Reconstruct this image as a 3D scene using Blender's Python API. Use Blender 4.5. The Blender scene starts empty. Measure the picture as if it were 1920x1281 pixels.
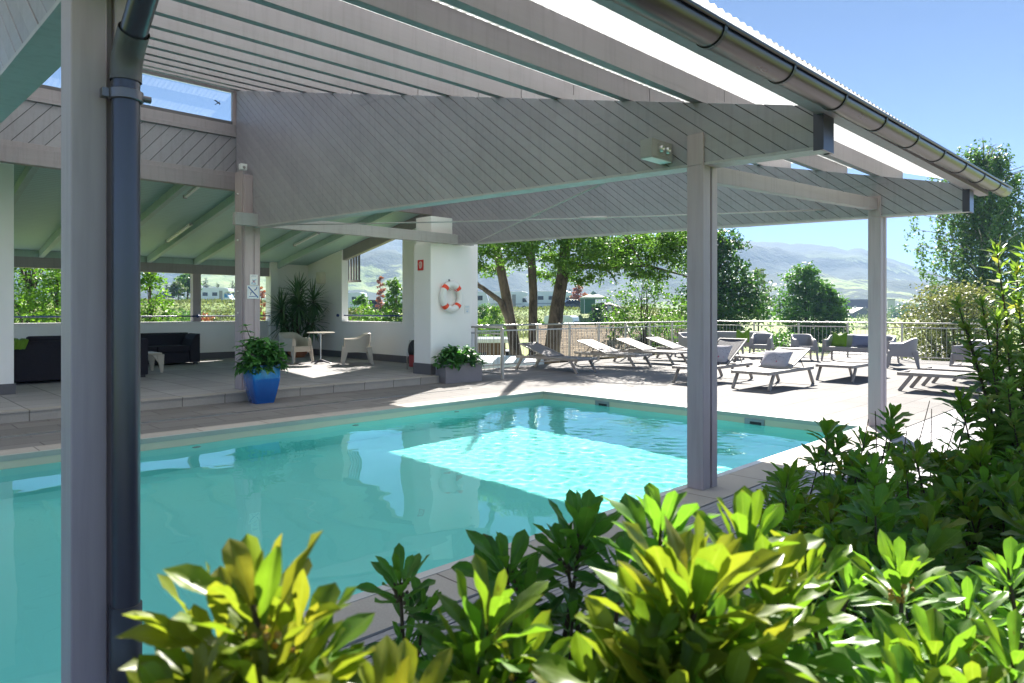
import bpy, bmesh, math, random
import numpy as np
from math import radians as RAD, sin, cos, pi, sqrt
from mathutils import Vector, Matrix
# ------------------------------------------------------------ camera, sky, sun, exposure
SC = bpy.context.scene
COL = SC.collection
CAM_H = 1.4
cd = bpy.data.cameras.new('camera'); cam = bpy.data.objects.new('camera', cd); COL.objects.link(cam)
cam.location = (0, 0, CAM_H)
cam.rotation_euler = (RAD(90), 0, -math.atan2(.7044, .7098))
cd.sensor_width = 36; cd.lens = 36*1290/1920
cd.shift_y = -56.5/1920
cd.clip_start = .05; cd.clip_end = 9000
cd.dof.use_dof = True; cd.dof.focus_distance = 7.0; cd.dof.aperture_fstop = 9
SC.camera = cam
SUN_AZ = math.atan2(.87, .5); SUN_EL = RAD(36.5)          # azimuth from +Y towards +X
SUN_DIR = Vector((sin(SUN_AZ)*cos(SUN_EL), cos(SUN_AZ)*cos(SUN_EL), sin(SUN_EL)))
w = bpy.data.worlds.new('World'); SC.world = w; w.use_nodes = True
nt = w.node_tree; bg = nt.nodes['Background']
sky = nt.nodes.new('ShaderNodeTexSky'); sky.sky_type = 'NISHITA'; sky.sun_disc = False
sky.sun_elevation = SUN_EL; sky.sun_rotation = SUN_AZ
sky.air_density = .31; sky.dust_density = .0; sky.ozone_density = 1.0; sky.altitude = 600
nt.links.new(sky.outputs[0], bg.inputs[0]); bg.inputs[1].default_value = .05
sl = bpy.data.lights.new('sun', 'SUN'); sl.energy = 4.2; sl.angle = RAD(.55); sl.color = (1, .95, .87)
sun = bpy.data.objects.new('sun', sl); COL.objects.link(sun); sun.location = (30, 22, 40)
sun.rotation_euler = SUN_DIR.to_track_quat('Z', 'Y').to_euler()
sl.cycles.is_caustics_light = True
vs = SC.view_settings; vs.view_transform = 'Standard'; vs.look = 'None'; vs.exposure = 2.2; vs.gamma = 1; vs.use_curve_mapping = False
SC.render.engine = 'CYCLES'
cy = SC.cycles
cy.use_denoising = True
try: cy.denoiser = 'OPENIMAGEDENOISE'; cy.denoising_input_passes = 'RGB_ALBEDO_NORMAL'
except Exception: pass
cy.max_bounces = 12; cy.diffuse_bounces = 6; cy.glossy_bounces = 4; cy.transmission_bounces = 6; cy.transparent_max_bounces = 12; cy.volume_bounces = 1
cy.sample_clamp_indirect = 12; cy.caustics_refractive = True; cy.caustics_reflective = False; cy.blur_glossy = .5
# ------------------------------------------------------------ helpers
def P(px, d, z=0.0):
    """ground position of photograph column px at depth d"""
    r = (px-960)/1290*d
    return Vector((.7098*r+.7044*d, -.704*r+.7098*d, z))
def ZY(py, d): return CAM_H+(584-py)/1290*d
def srgb(r, g, b):
    f = lambda c: c/12.92 if c <= .04045 else ((c+.055)/1.055)**2.4
    return (f(r/255), f(g/255), f(b/255), 1)
def tag(o, label=None, cat=None, group=None, kind=None):
    if label: o['label'] = label
    if cat: o['category'] = cat
    if group: o['group'] = group
    if kind: o['kind'] = kind
    return o
def empty(name, loc=(0, 0, 0), rz=0, label=None, cat=None, group=None, kind=None):
    o = bpy.data.objects.new(name, None); COL.objects.link(o)
    o.location = loc; o.rotation_euler = (0, 0, rz); o.empty_display_size = .2
    return tag(o, label, cat, group, kind)
KIDS = {}
def link(name, me, parent=None, loc=None):
    o = bpy.data.objects.new(name, me); COL.objects.link(o)
    if parent is not None:
        o.parent = parent; KIDS.setdefault(parent.name, []).append(o)
    if loc is not None: o.location = loc
    return o
def copy_tree(o, parent=None):
    c = o.copy(); COL.objects.link(c)
    if parent is not None:
        c.parent = parent; KIDS.setdefault(parent.name, []).append(c)
    for ch in list(KIDS.get(o.name, [])): copy_tree(ch, c)
    return c
class MB:
    """collects shapes, then links them as ONE mesh object"""
    def __init__(s): s.v = []; s.f = []; s.m = []
    def add(s, vs_, fs_, mi=0):
        k = len(s.v); s.v += [tuple(a) for a in vs_]; s.f += [tuple(i+k for i in f) for f in fs_]; s.m += [mi]*len(fs_); return s
    def box(s, x0, x1, y0, y1, z0, z1, mi=0):
        return s.add([(x0,y0,z0),(x1,y0,z0),(x1,y1,z0),(x0,y1,z0),(x0,y0,z1),(x1,y0,z1),(x1,y1,z1),(x0,y1,z1)],
            [(3,2,1,0),(4,5,6,7),(0,1,5,4),(1,2,6,5),(2,3,7,6),(3,0,4,7)], mi)
    def bar(s, p, q, w_, h, up=(0, 0, 1), mi=0, w2=None, h2=None):
        p = Vector(p); q = Vector(q); t = (q-p).normalized(); u = Vector(up)
        a = t.cross(u); a = a.normalized() if a.length > 1e-5 else Vector((1, 0, 0)); b = a.cross(t).normalized()
        w2 = w_ if w2 is None else w2; h2 = h if h2 is None else h2
        vs_ = []
        for c, ww, hh in ((p, w_, h), (q, w2, h2)):
            for i, j in ((-1,-1),(1,-1),(1,1),(-1,1)): vs_.append(c+a*i*ww/2+b*j*hh/2)
        return s.add(vs_, [(3,2,1,0),(4,5,6,7),(0,1,5,4),(1,2,6,5),(2,3,7,6),(3,0,4,7)], mi)
    def tube(s, pts, r, n=8, mi=0, cap=True, closed=False):
        pts = [Vector(p) for p in pts]; N = len(pts)
        rs = list(r) if isinstance(r, (list, tuple)) else [r]*N
        vs_ = []; prev = None
        for i, p in enumerate(pts):
            if closed: t = pts[(i+1) % N]-pts[i-1]
            else: t = pts[min(i+1, N-1)]-pts[max(i-1, 0)]
            t.normalize()
            if prev is None:
                a = t.cross(Vector((0, 0, 1)))
                if a.length < .05: a = t.cross(Vector((1, 0, 0)))
            else: a = prev-t*prev.dot(t)
            a.normalize(); prev = a; b = t.cross(a)
            for k in range(n):
                an = 2*pi*k/n; vs_.append(p+(a*cos(an)+b*sin(an))*rs[i])
        fs_ = []
        for i in range(N if closed else N-1):
            j = (i+1) % N
            for k in range(n):
                l = (k+1) % n; fs_.append((i*n+k, i*n+l, j*n+l, j*n+k))
        if cap and not closed: fs_ += [tuple(range(n))[::-1], tuple((N-1)*n+k for k in range(n))]
        return s.add(vs_, fs_, mi)
    def lathe(s, prof, n=24, c=(0, 0, 0), mi=0, seg=None):
        vs_ = []; fs_ = []; m = len(prof)
        for k in range(n):
            an = 2*pi*k/n
            for r, z in prof: vs_.append((c[0]+r*cos(an), c[1]+r*sin(an), c[2]+z))
        for k in range(n):
            l = (k+1) % n
            for i in range(m-1): fs_.append((k*m+i, l*m+i, l*m+i+1, k*m+i+1))
        return s.add(vs_, fs_, mi)
    def prism(s, poly, ext, mi=0):
        """closed polygon (3D points) extruded along the vector ext"""
        n = len(poly); e = Vector(ext); a = [Vector(p) for p in poly]
        nrm = Vector((0, 0, 0))
        for i in range(n): nrm += a[i].cross(a[(i+1) % n])
        if nrm.dot(e) < 0: a = a[::-1]
        vs_ = a+[p+e for p in a]
        return s.add(vs_, [tuple(range(n))[::-1], tuple(n+i for i in range(n))]+[(i, (i+1) % n, n+(i+1) % n, n+i) for i in range(n)], mi)
    def ball(s, c, rx, ry=None, rz=None, n=10, m=7, mi=0):
        ry = rx if ry is None else ry; rz = rx if rz is None else rz
        vs_ = [(c[0], c[1], c[2]-rz)]; fs_ = []
        for i in range(1, m):
            ph = -pi/2+pi*i/m
            for k in range(n): vs_.append((c[0]+rx*cos(ph)*cos(2*pi*k/n), c[1]+ry*cos(ph)*sin(2*pi*k/n), c[2]+rz*sin(ph)))
        vs_.append((c[0], c[1], c[2]+rz)); L = len(vs_)-1
        for k in range(n):
            l = (k+1) % n; fs_.append((0, 1+l, 1+k)); fs_.append((L, L-n+k, L-n+l))
            for i in range(m-2): fs_.append((1+i*n+k, 1+i*n+l, 1+(i+1)*n+l, 1+(i+1)*n+k))
        return s.add(vs_, fs_, mi)
    def grid(s, fn, nu, nv, mi=0, flip=False):
        vs_ = [fn(i/nu, j/nv) for j in range(nv+1) for i in range(nu+1)]; W = nu+1
        fs_ = [(j*W+i, j*W+i+1, (j+1)*W+i+1, (j+1)*W+i) for j in range(nv) for i in range(nu)]
        if flip: fs_ = [f[::-1] for f in fs_]
        return s.add(vs_, fs_, mi)
    def build(s, name, mats, parent=None, loc=None, smooth=False, bevel=0, org=None, auto=None, solid=0, sub=0):
        o_ = Vector(org) if org is not None else (Vector(parent.location) if (parent is not None and loc is None and org is None and parent.get('worldparts')) else Vector((0, 0, 0)))
        me = bpy.data.meshes.new(name); me.from_pydata([tuple(Vector(v)-o_) for v in s.v], [], s.f)
        if not isinstance(mats, (list, tuple)): mats = [mats]
        for m in mats: me.materials.append(m)
        if len(mats) > 1: me.polygons.foreach_set('material_index', s.m)
        if smooth or auto: me.polygons.foreach_set('use_smooth', [True]*len(me.polygons))
        me.update()
        if auto:
            try: me.set_sharp_from_angle(angle=RAD(auto))
            except Exception: pass
        ob = link(name, me, parent, loc)
        if org is not None and parent is None: ob.location = o_
        if solid:
            md = ob.modifiers.new('solid', 'SOLIDIFY'); md.thickness = solid; md.offset = 0
        if bevel:
            md = ob.modifiers.new('bevel', 'BEVEL'); md.width = bevel; md.segments = 2; md.limit_method = 'ANGLE'; md.angle_limit = RAD(35)
        if sub:
            md = ob.modifiers.new('sub', 'SUBSURF'); md.levels = sub; md.render_levels = sub
        return ob
def clip(poly, n, c, keep_less=True):
    """clip convex 2D polygon with half plane n.p <= c"""
    out = []; sgn = 1 if keep_less else -1
    for i in range(len(poly)):
        a = poly[i]; b = poly[(i+1) % len(poly)]
        da = sgn*(n[0]*a[0]+n[1]*a[1]-c); db = sgn*(n[0]*b[0]+n[1]*b[1]-c)
        if da <= 0: out.append(a)
        if (da < 0) != (db < 0) and abs(da-db) > 1e-9:
            t = da/(da-db); out.append((a[0]+(b[0]-a[0])*t, a[1]+(b[1]-a[1])*t))
    return out
def diag_boards(mb, poly, ang, width, gap, to3, ext, rng, jit=.0015):
    """diagonal boards cut to a convex 2D outline; to3 maps 2D to 3D, ext is the board thickness vector"""
    n = (-sin(ang), cos(ang)); ds = [n[0]*p[0]+n[1]*p[1] for p in poly]
    k = math.floor(min(ds)/width)
    while k*width < max(ds):
        q = clip(clip(poly, n, k*width+gap/2, False), n, (k+1)*width-gap/2, True)
        if len(q) >= 3:
            e = Vector(ext)*(1+rng.uniform(-.12, .12))
            mb.prism([to3(*p) for p in q], e)
        k += 1
# ------------------------------------------------------------ materials
def new_mat(name):
    m = bpy.data.materials.new(name); m.use_nodes = True; t = m.node_tree
    return m, t, t.nodes['Principled BSDF'], t.nodes['Material Output']
def N(t, typ, **kw):
    n = t.nodes.new(typ)
    for k, v in kw.items():
        if k.startswith('i_'): n.inputs[int(k[2:]) if k[2:].isdigit() else k[2:]].default_value = v
        else: setattr(n, k, v)
    return n
def ramp(t, src, stops):
    r = N(t, 'ShaderNodeValToRGB'); e = r.color_ramp.elements
    while len(e) < len(stops): e.new(.5)
    for x, (p, c) in zip(e, stops): x.position = p; x.color = c if len(c) == 4 else (*c, 1)
    t.links.new(src, r.inputs[0]); return r.outputs[0]
def mix(t, f, a, b, mode='MIX'):
    n = N(t, 'ShaderNodeMix', data_type='RGBA', blend_type=mode)
    for s, v in ((0, f), (6, a), (7, b)):
        if hasattr(v, 'links'): t.links.new(v, n.inputs[s])
        else: n.inputs[s].default_value = v if not (s and len(v) == 3) else (*v, 1)
    return n.outputs[2]
def mathn(t, op, a, b=0.0, c=0.0):
    n = N(t, 'ShaderNodeMath', operation=op)
    for i, v in enumerate((a, b, c)):
        if hasattr(v, 'links'): t.links.new(v, n.inputs[i])
        else: n.inputs[i].default_value = v
    return n.outputs[0]
def objco(t, scale=None, rot=None):
    c = N(t, 'ShaderNodeTexCoord').outputs['Object']
    if scale is None and rot is None: return c
    mp = N(t, 'ShaderNodeMapping'); t.links.new(c, mp.inputs[0])
    if scale: mp.inputs[3].default_value = scale
    if rot: mp.inputs[2].default_value = rot
    return mp.outputs[0]
def noise(t, vec, scale, detail=4, rough=.55):
    n = N(t, 'ShaderNodeTexNoise'); n.inputs['Scale'].default_value = scale; n.inputs['Detail'].default_value = detail; n.inputs['Roughness'].default_value = rough
    if vec is not None: t.links.new(vec, n.inputs['Vector'])
    return n.outputs['Fac']
def bump(t, h, strength, dist, p):
    b = N(t, 'ShaderNodeBump'); b.inputs['Strength'].default_value = strength; b.inputs['Distance'].default_value = dist
    t.links.new(h, b.inputs['Height']); t.links.new(b.outputs[0], p.inputs['Normal']); return b
def shade(c, k): return (min(c[0]*k, 1), min(c[1]*k, 1), min(c[2]*k, 1), 1)
MATS = {}
def plain(name, c, rough=.5, metal=0, var=.12, vs_=6, bmp=.15, bs=60, stretch=None, spec=.5, coat=0, rvar=.12):
    """paint / metal / stone with mottling, fine bump and uneven gloss"""
    m, t, p, o = new_mat(name); co = objco(t, stretch)
    f = noise(t, co, vs_, 5, .6)
    col = ramp(t, f, [(.25, shade(c, 1-var)), (.5, c), (.78, shade(c, 1+var))])
    t.links.new(col, p.inputs['Base Color']); p.inputs['Metallic'].default_value = metal
    r = N(t, 'ShaderNodeMapRange'); t.links.new(f, r.inputs[0]); r.inputs[3].default_value = max(.02, rough-rvar); r.inputs[4].default_value = min(1, rough+rvar)
    t.links.new(r.outputs[0], p.inputs['Roughness']); p.inputs['Specular IOR Level'].default_value = spec
    if coat: p.inputs['Coat Weight'].default_value = coat; p.inputs['Coat Roughness'].default_value = .08
    if bmp: bump(t, noise(t, co, bs, 4), bmp, .004, p)
    MATS[name] = m; return m
def wood_paint(name, c, axis=0, rough=.5, worn=.25):
    """painted timber: faint grain along one axis, small knots and scuffs"""
    m, t, p, o = new_mat(name); sc = [14, 14, 14]; sc[axis] = .9
    co = objco(t, tuple(sc)); g = noise(t, co, 1.6, 6, .6); big = noise(t, objco(t), 1.1, 3)
    col = ramp(t, g, [(.3, shade(c, .9)), (.52, c), (.75, shade(c, 1.07))])
    col = mix(t, big, col, shade(c, .93), 'MIX') if False else mix(t, .5, col, ramp(t, big, [(.3, shade(c, .9)), (.7, shade(c, 1.1))]))
    sp = noise(t, objco(t, (sc[0]*.35, sc[1]*.35, sc[2]*.35)), 2.3, 2); spots = ramp(t, sp, [(.70, (0, 0, 0)), (.76, (1, 1, 1))])
    col = mix(t, mathn(t, 'MULTIPLY', spots, worn), col, shade(c, .55))
    isl = N(t, 'ShaderNodeNewGeometry').outputs['Random Per Island']
    col = mix(t, 1, col, ramp(t, isl, [(0, (.93, .935, .94)), (1, (1.05, 1.05, 1.045))]), 'MULTIPLY')
    st = noise(t, objco(t, (9, 9, .6)), 2.2, 3, .6); col = mix(t, .5, col, ramp(t, st, [(.34, (.82, .81, .81)), (.5, (1, 1, 1))]), 'MULTIPLY')
    t.links.new(col, p.inputs['Base Color']); p.inputs['Roughness'].default_value = rough
    bump(t, g, .35, .004, p); MATS[name] = m; return m
PAINT = (.31, .275, .29, 1)
M = MATS
for ax, nm in enumerate('xyz'): wood_paint('grey_paint_'+nm, PAINT if nm != 'z' else (.41, .335, .35, 1), ax)
wood_paint('grey_paint_dimmed', (.27, .248, .258, 1), 0)  # purlins: same grey paint, colour darkened to offset light from the roof sheets
wood_paint('pale_paint', (.40, .385, .39, 1), 0)
wood_paint('board_paint', (.305, .292, .32, 1), 1, .42)
wood_paint('ceiling_paint', (.38, .50, .48, 1), 1, .55, .05)
plain('backing', (.02, .02, .022, 1), .8)
plain('plaster', (.86, .84, .82, 1), .85, var=.03, vs_=1.2, bmp=.25, bs=140)
plain('plinth', (.11, .105, .115, 1), .55, var=.15, vs_=4)
plain('zinc', (.088, .078, .075, 1), .3, metal=.85, var=.2, vs_=3, bmp=.05, stretch=(.6, 3, 3), rvar=.08)
plain('pipe_grey', (.075, .075, .098, 1), .3, metal=.55, var=.15, vs_=2, bmp=.03, bs=30, stretch=(3, 3, .6), rvar=.06)
plain('clamp_grey', (.16, .15, .165, 1), .35, metal=.7)
plain('white_plastic', (.75, .75, .74, 1), .35, var=.04)
plain('steel', (.62, .61, .59, 1), .32, metal=1, var=.08, vs_=3, bmp=.03)
plain('blue_rod', (.02, .045, .16, 1), .35, var=.1)
plain('dark_metal', (.03, .03, .035, 1), .4)
def tile_mat(name, c, mortar, bw, bh, msize, var=.1, rough=.78, rot=0, off=.5, wet=None, sq=None, loc=(0, 0, 0)):
    m, t, p, o = new_mat(name)
    tc = N(t, 'ShaderNodeTexCoord').outputs['Object']; mp = N(t, 'ShaderNodeMapping'); t.links.new(tc, mp.inputs[0]); mp.inputs[2].default_value = (0, 0, rot); mp.inputs[1].default_value = loc
    b = N(t, 'ShaderNodeTexBrick', offset=off); t.links.new(mp.outputs[0], b.inputs['Vector'])
    b.inputs['Scale'].default_value = 1; b.inputs['Brick Width'].default_value = bw; b.inputs['Row Height'].default_value = bh
    b.inputs['Mortar Size'].default_value = msize; b.inputs['Mortar Smooth'].default_value = .3; b.inputs['Bias'].default_value = 0
    b.inputs['Color1'].default_value = shade(c, 1-var); b.inputs['Color2'].default_value = shade(c, 1+var); b.inputs['Mortar'].default_value = mortar
    f = noise(t, tc, 1.3, 6, .65); f2 = noise(t, tc, 90, 2)
    col = mix(t, .45, b.outputs[0], ramp(t, f, [(.3, (.78, .78, .78)), (.7, (1.12, 1.1, 1.08))]), 'MULTIPLY')
    col = mix(t, .25, col, ramp(t, f2, [(.3, (.7, .7, .7)), (.7, (1.25, 1.25, 1.25))]), 'MULTIPLY')
    t.links.new(col, p.inputs['Base Color'])
    r = N(t, 'ShaderNodeMapRange'); t.links.new(f, r.inputs[0]); r.inputs[3].default_value = rough-.15; r.inputs[4].default_value = rough+.15; t.links.new(r.outputs[0], p.inputs['Roughness'])
    p.inputs['Specular IOR Level'].default_value = .12
    h = mathn(t, 'SUBTRACT', mathn(t, 'MULTIPLY', f2, .25), b.outputs['Fac']); bump(t, h, .5, .003, p)
    MATS[name] = m; return m
tile_mat('deck_tile', (.195, .185, .178, 1), (.075, .068, .065, 1), .8, .4, .006)
tile_mat('pool_tile', (.42, .385, .35, 1), (.16, .14, .13, 1), .8, .62, .006, off=.0, loc=(.1, .18, 0))
tile_mat('platform_tile', (.34, .33, .33, 1), (.13, .13, .135, 1), .62, .62, .008, off=0, loc=(.05, .05, 0))
tile_mat('step_tile', (.36, .33, .295, 1), (.17, .15, .13, 1), .62, 2.0, .008, off=0, loc=(.05, .4, 0))
def corrugated(name, k):
    m, t, p, o = new_mat(name)
    f = noise(t, objco(t), 2.5, 4)
    c = ramp(t, f, [(.3, (.70, .70, .68)), (.7, (.85, .86, .86))])
    t.links.new(c, p.inputs['Base Color']); p.inputs['Roughness'].default_value = .35
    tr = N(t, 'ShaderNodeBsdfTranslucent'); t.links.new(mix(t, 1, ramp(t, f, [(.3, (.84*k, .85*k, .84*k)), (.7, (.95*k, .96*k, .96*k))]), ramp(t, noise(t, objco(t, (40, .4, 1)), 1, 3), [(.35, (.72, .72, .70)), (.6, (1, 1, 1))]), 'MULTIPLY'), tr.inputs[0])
    mx = N(t, 'ShaderNodeMixShader'); mx.inputs[0].default_value = .8
    t.links.new(p.outputs[0], mx.inputs[1]); t.links.new(tr.outputs[0], mx.inputs[2]); t.links.new(mx.outputs[0], o.inputs[0])
    MATS[name] = m
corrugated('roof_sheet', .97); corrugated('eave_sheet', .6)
def glass_mat(name, tint=(.93, .96, .97, 1)):
    m, t, p, o = new_mat(name)
    a = N(t, 'ShaderNodeBsdfTransparent'); a.inputs[0].default_value = tint
    g = N(t, 'ShaderNodeBsdfGlossy'); g.inputs['Roughness'].default_value = .02
    fr = N(t, 'ShaderNodeFresnel'); fr.inputs[0].default_value = 1.45
    mx = N(t, 'ShaderNodeMixShader'); t.links.new(fr.outputs[0], mx.inputs[0]); t.links.new(a.outputs[0], mx.inputs[1]); t.links.new(g.outputs[0], mx.inputs[2]); t.links.new(mx.outputs[0], o.inputs[0])
    MATS[name] = m
glass_mat('glass')
RNG = random.Random(7)
# ------------------------------------------------------------ ground, far hills, pool terrace
def sstep(a, b, x):
    t = np.clip((x-a)/(b-a), 0, 1); return t*t*(3-2*t)
def terr(x, y):
    """height of the land around the terrace"""
    x = np.asarray(x, float); y = np.asarray(y, float)
    r = .7098*x-.704*y; d = .7044*x+.7098*y
    rr = np.hypot(x, y); px = np.where(d > .05*rr, 960+1290*r/np.maximum(d, 1e-3), np.where(r > 0, 3000, -3000))
    plat = 1.75*sstep(1400, 1200, px)+.9*sstep(700, 480, px)
    far = 1-sstep(190, 330, rr)
    base = -1.7+(plat+1.6)*far*sstep(1420, 1260, px)*sstep(82, 98, np.where(d > 0, rr, 10))
    base += .09*np.sin(x*.31+1.3)*np.sin(y*.27)*sstep(12, 40, rr)+sstep(100, 600, rr)*(1.2*np.sin(x*.006)*np.cos(y*.007)-1.0)
    return base
def make_ground():
    rad = [0]+[3*1.085**i for i in range(84)]
    na = 200; v = [(0, 0, -1.7)]; f = []
    for r in rad[1:]:
        a = np.arange(na)*2*pi/na; xs = r*np.cos(a); ys = r*np.sin(a); zs = terr(xs, ys)
        v += list(zip(xs.tolist(), ys.tolist(), zs.tolist()))
    for k in range(na): f.append((0, 1+k, 1+(k+1) % na))
    for i in range(len(rad)-2):
        for k in range(na):
            l = (k+1) % na; f.append((1+i*na+k, 1+(i+1)*na+k, 1+(i+1)*na+l, 1+i*na+l))
    m, t, p, o = new_mat('meadow'); co = objco(t)
    big = noise(t, co, .012, 5, .6); mid = noise(t, co, .35, 6, .7); fine = noise(t, co, 9, 3)
    c = ramp(t, big, [(.38, srgb(112, 140, 58)), (.5, srgb(140, 152, 78)), (.6, srgb(104, 140, 60))])
    c = mix(t, .55, c, ramp(t, mid, [(.3, (.45, .5, .35)), (.7, (1.35, 1.3, 1.1))]), 'MULTIPLY')
    c = mix(t, .5, c, ramp(t, fine, [(.3, (.55, .55, .5)), (.7, (1.4, 1.4, 1.3))]), 'MULTIPLY')
    t.links.new(c, p.inputs['Base Color']); p.inputs['Roughness'].default_value = .9; bump(t, mid, .6, .3, p)
    mb = MB(); mb.add(v, f)
    o_ = mb.build('ground', m, smooth=True)
    tag(o_, 'green and straw coloured meadow sloping away all round the terrace', 'ground', kind='structure')
make_ground()
def make_hills():
    ridge = [(-2600, 470), (-1500, 440), (-400, 425), (300, 418), (700, 425), (1000, 440), (1200, 446), (1385, 451), (1440, 454), (1500, 458), (1530, 457), (1560, 463), (1592, 469), (1606, 465), (1622, 468), (1640, 477), (1700, 494), (1740, 508), (1820, 530), (1900, 545), (2100, 555), (2600, 550), (4500, 540)]
    X = np.array([a[0] for a in ridge], float); Y = np.array([a[1] for a in ridge], float)
    rng = np.random.RandomState(3)
    ths = np.linspace(RAD(-74), RAD(74), 300); nd = 46
    def fbm(a, b):
        s = np.zeros_like(a)
        for k, (fa, fb, am) in enumerate([(9, .004, 1), (21, .009, .55), (47, .021, .3), (90, .045, .16), (190, .09, .08)]):
            s += am*np.sin(a*fa+k*1.7+1.3*np.sin(b*fb*.7+k))*np.cos(b*fb+k*2.1+.8*np.sin(a*fa*.6))
        return s
    D0, D1, D2 = 620., 1750., 2350.
    v = []
    for j in range(nd):
        u = j/(nd-1)
        d = D0+(D1-D0)*u/.8 if u <= .8 else D1+(D2-D1)*(u-.8)/.2
        px = 960+1290*np.tan(ths); py = np.interp(px, X, Y)
        dep = d*np.cos(ths)*0+d
        top = 1.4+(584-py)/1290*D1*np.cos(ths)
        if u <= .8:
            s = u/.8; prof = s**1.25*(1-.0*s); env = sin(pi*min(1, s))*.9+.02
        else:
            s = (u-.8)/.2; prof = 1-.75*s; env = sin(pi*min(1, s))*.5
        n_ = fbm(ths, np.full_like(ths, dep))
        z = top*prof+top*.16*n_*env+(.012*top*np.sin(ths*310+np.sin(ths*127)*2) if .75 < u < .86 else 0)
        z = np.where(u < .02, -3, z)
        r = d*np.sin(ths); dd = d*np.cos(ths)
        xs = .7098*r+.7044*dd; ys = -.704*r+.7098*dd
        v += list(zip(xs.tolist(), ys.tolist(), z.tolist()))
    n = len(ths)
    f = [(j*n+i, j*n+i+1, (j+1)*n+i+1, (j+1)*n+i) for j in range(nd-1) for i in range(n-1)]
    m, t, p, o = new_mat('hillside'); co = objco(t)
    a = noise(t, co, .0042, 5, .55); b = noise(t, co, .03, 5, .7)
    forest = ramp(t, b, [(.3, (.008, .02, .012)), (.7, (.022, .045, .022))])
    field = ramp(t, b, [(.35, srgb(105, 130, 62)), (.65, srgb(145, 155, 92))])
    msk = ramp(t, mathn(t, 'ADD', a, mathn(t, 'MULTIPLY', mathn(t, 'SUBTRACT', b, .5), .25)), [(.535, (0, 0, 0)), (.56, (1, 1, 1))])
    zz = N(t, 'ShaderNodeSeparateXYZ'); t.links.new(co, zz.inputs[0])
    low = N(t, 'ShaderNodeMapRange'); t.links.new(zz.outputs[2], low.inputs[0]); low.inputs[1].default_value = 60; low.inputs[2].default_value = 125; low.inputs[3].default_value = 1; low.inputs[4].default_value = 0
    c = mix(t, mathn(t, 'MULTIPLY', msk, low.outputs[0]), forest, field)
    t.links.new(c, p.inputs['Base Color']); p.inputs['Roughness'].default_value = 1; bump(t, b, .8, 8, p)
    mb = MB(); mb.add(v, f)
    tag(mb.build('hills', m, smooth=True), 'wooded hill range with pale pastures fading blue beyond the valley', 'hills', kind='structure')
make_hills()
# terrace slab with the pool cut out of it
PX0, PX1, PY0, PY1 = -3.6, 8.88, 2.95, 8.18
WZ = -.125
TX1, TY1, TX0, TY0 = 22.25, 12.35, -6.0, -4.0
mb = MB()
mb.box(TX0, TX1, PY1+.36, TY1, -.3, 0); mb.box(PX1+.36, TX1, 2.55, PY1+.36, -.3, 0); mb.box(TX0, PX0-.3, 2.55, PY1+.36, -.3, 0)
terrace = tag(mb.build('terrace', M['deck_tile']), 'pale grey paver terrace round the pool', 'terrace', kind='structure')
mb = MB(); mb.box(TX0, TX1, TY1-.02, TY1, -1.9, -.3); mb.box(TX1-.02, TX1, TY0, TY1-.02, -1.9, -.3)
tag(mb.build('terrace_edge', M['plaster']), 'plastered retaining edge under the terrace', 'retaining wall', kind='structure')
mb = MB()   # sandstone coloured tile border round the water
mb.box(PX0-.3, PX1+.36, PY1+.05, PY1+.36, -.3, .0); mb.box(PX1+.05, PX1+.36, 2.55, PY1+.05, -.3, .0); mb.box(PX0-.3, PX1+.05, 2.55, PY0-.06, -.3, .0)
tag(mb.build('pool_border', M['pool_tile']), 'sand coloured tile border along the pool edge', 'paving', kind='structure')
plain('coping_white', (.52, .505, .485, 1), .35, var=.06, vs_=2)
plain('coping_green', (.30, .33, .29, 1), .4, var=.08, vs_=2)
mb = MB(); mb.box(PX0, PX1-.0045, PY0-.06, PY0+.004, -.05, .004)
mb.box(PX0, PX1-.004, PY1-.004, PY1+.05, -.05, .003, 1); mb.box(PX1-.004, PX1+.05, PY0-.06, PY1+.05, -.05, .0035, 1)
mb.build('pool_coping', [M['coping_white'], M['coping_green']]); tag(bpy.data.objects['pool_coping'], 'narrow light coping strip along the rim of the pool', 'coping', kind='structure')
# timber boards between the pool and the shrubs
wood_paint('decking', (.30, .29, .305, 1), 0, .55, .1)
mb = MB(); y = 2.545; k = 0; r0 = random.Random(2)
while y > -.9:
    x = -6.+r0.uniform(0, 1)
    xs = [-6.]; 
    while xs[-1] < TX1: xs.append(min(TX1, xs[-1]+r0.choice([3, 4, 5])))
    for a, b in zip(xs, xs[1:]):
        z = -.006+r0.uniform(-.0015, .0015); mb.box(a+.002, b-.002, y-.145, y-.007, -.03, z)
        for q in range(1, 4): mb.box(a+.002, b-.002, y-.145+q*.0345-.012, y-.145+q*.0345+.010, z+.0004, z+.0022)
    y -= .15
tag(mb.build('wooden_deck', M['decking']), 'grey ribbed timber deck strip beside the pool', 'decking', kind='structure')
mb = MB(); mb.box(TX0, TX1, TY0, 2.55, -.3, -.031)
plain('soil', (.045, .032, .022, 1), .95, var=.4, vs_=5, bmp=1, bs=20)
tag(mb.build('planting_bed', M['soil']), 'dark soil bed under the shrubs beside the deck', 'soil', kind='structure')
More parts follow.
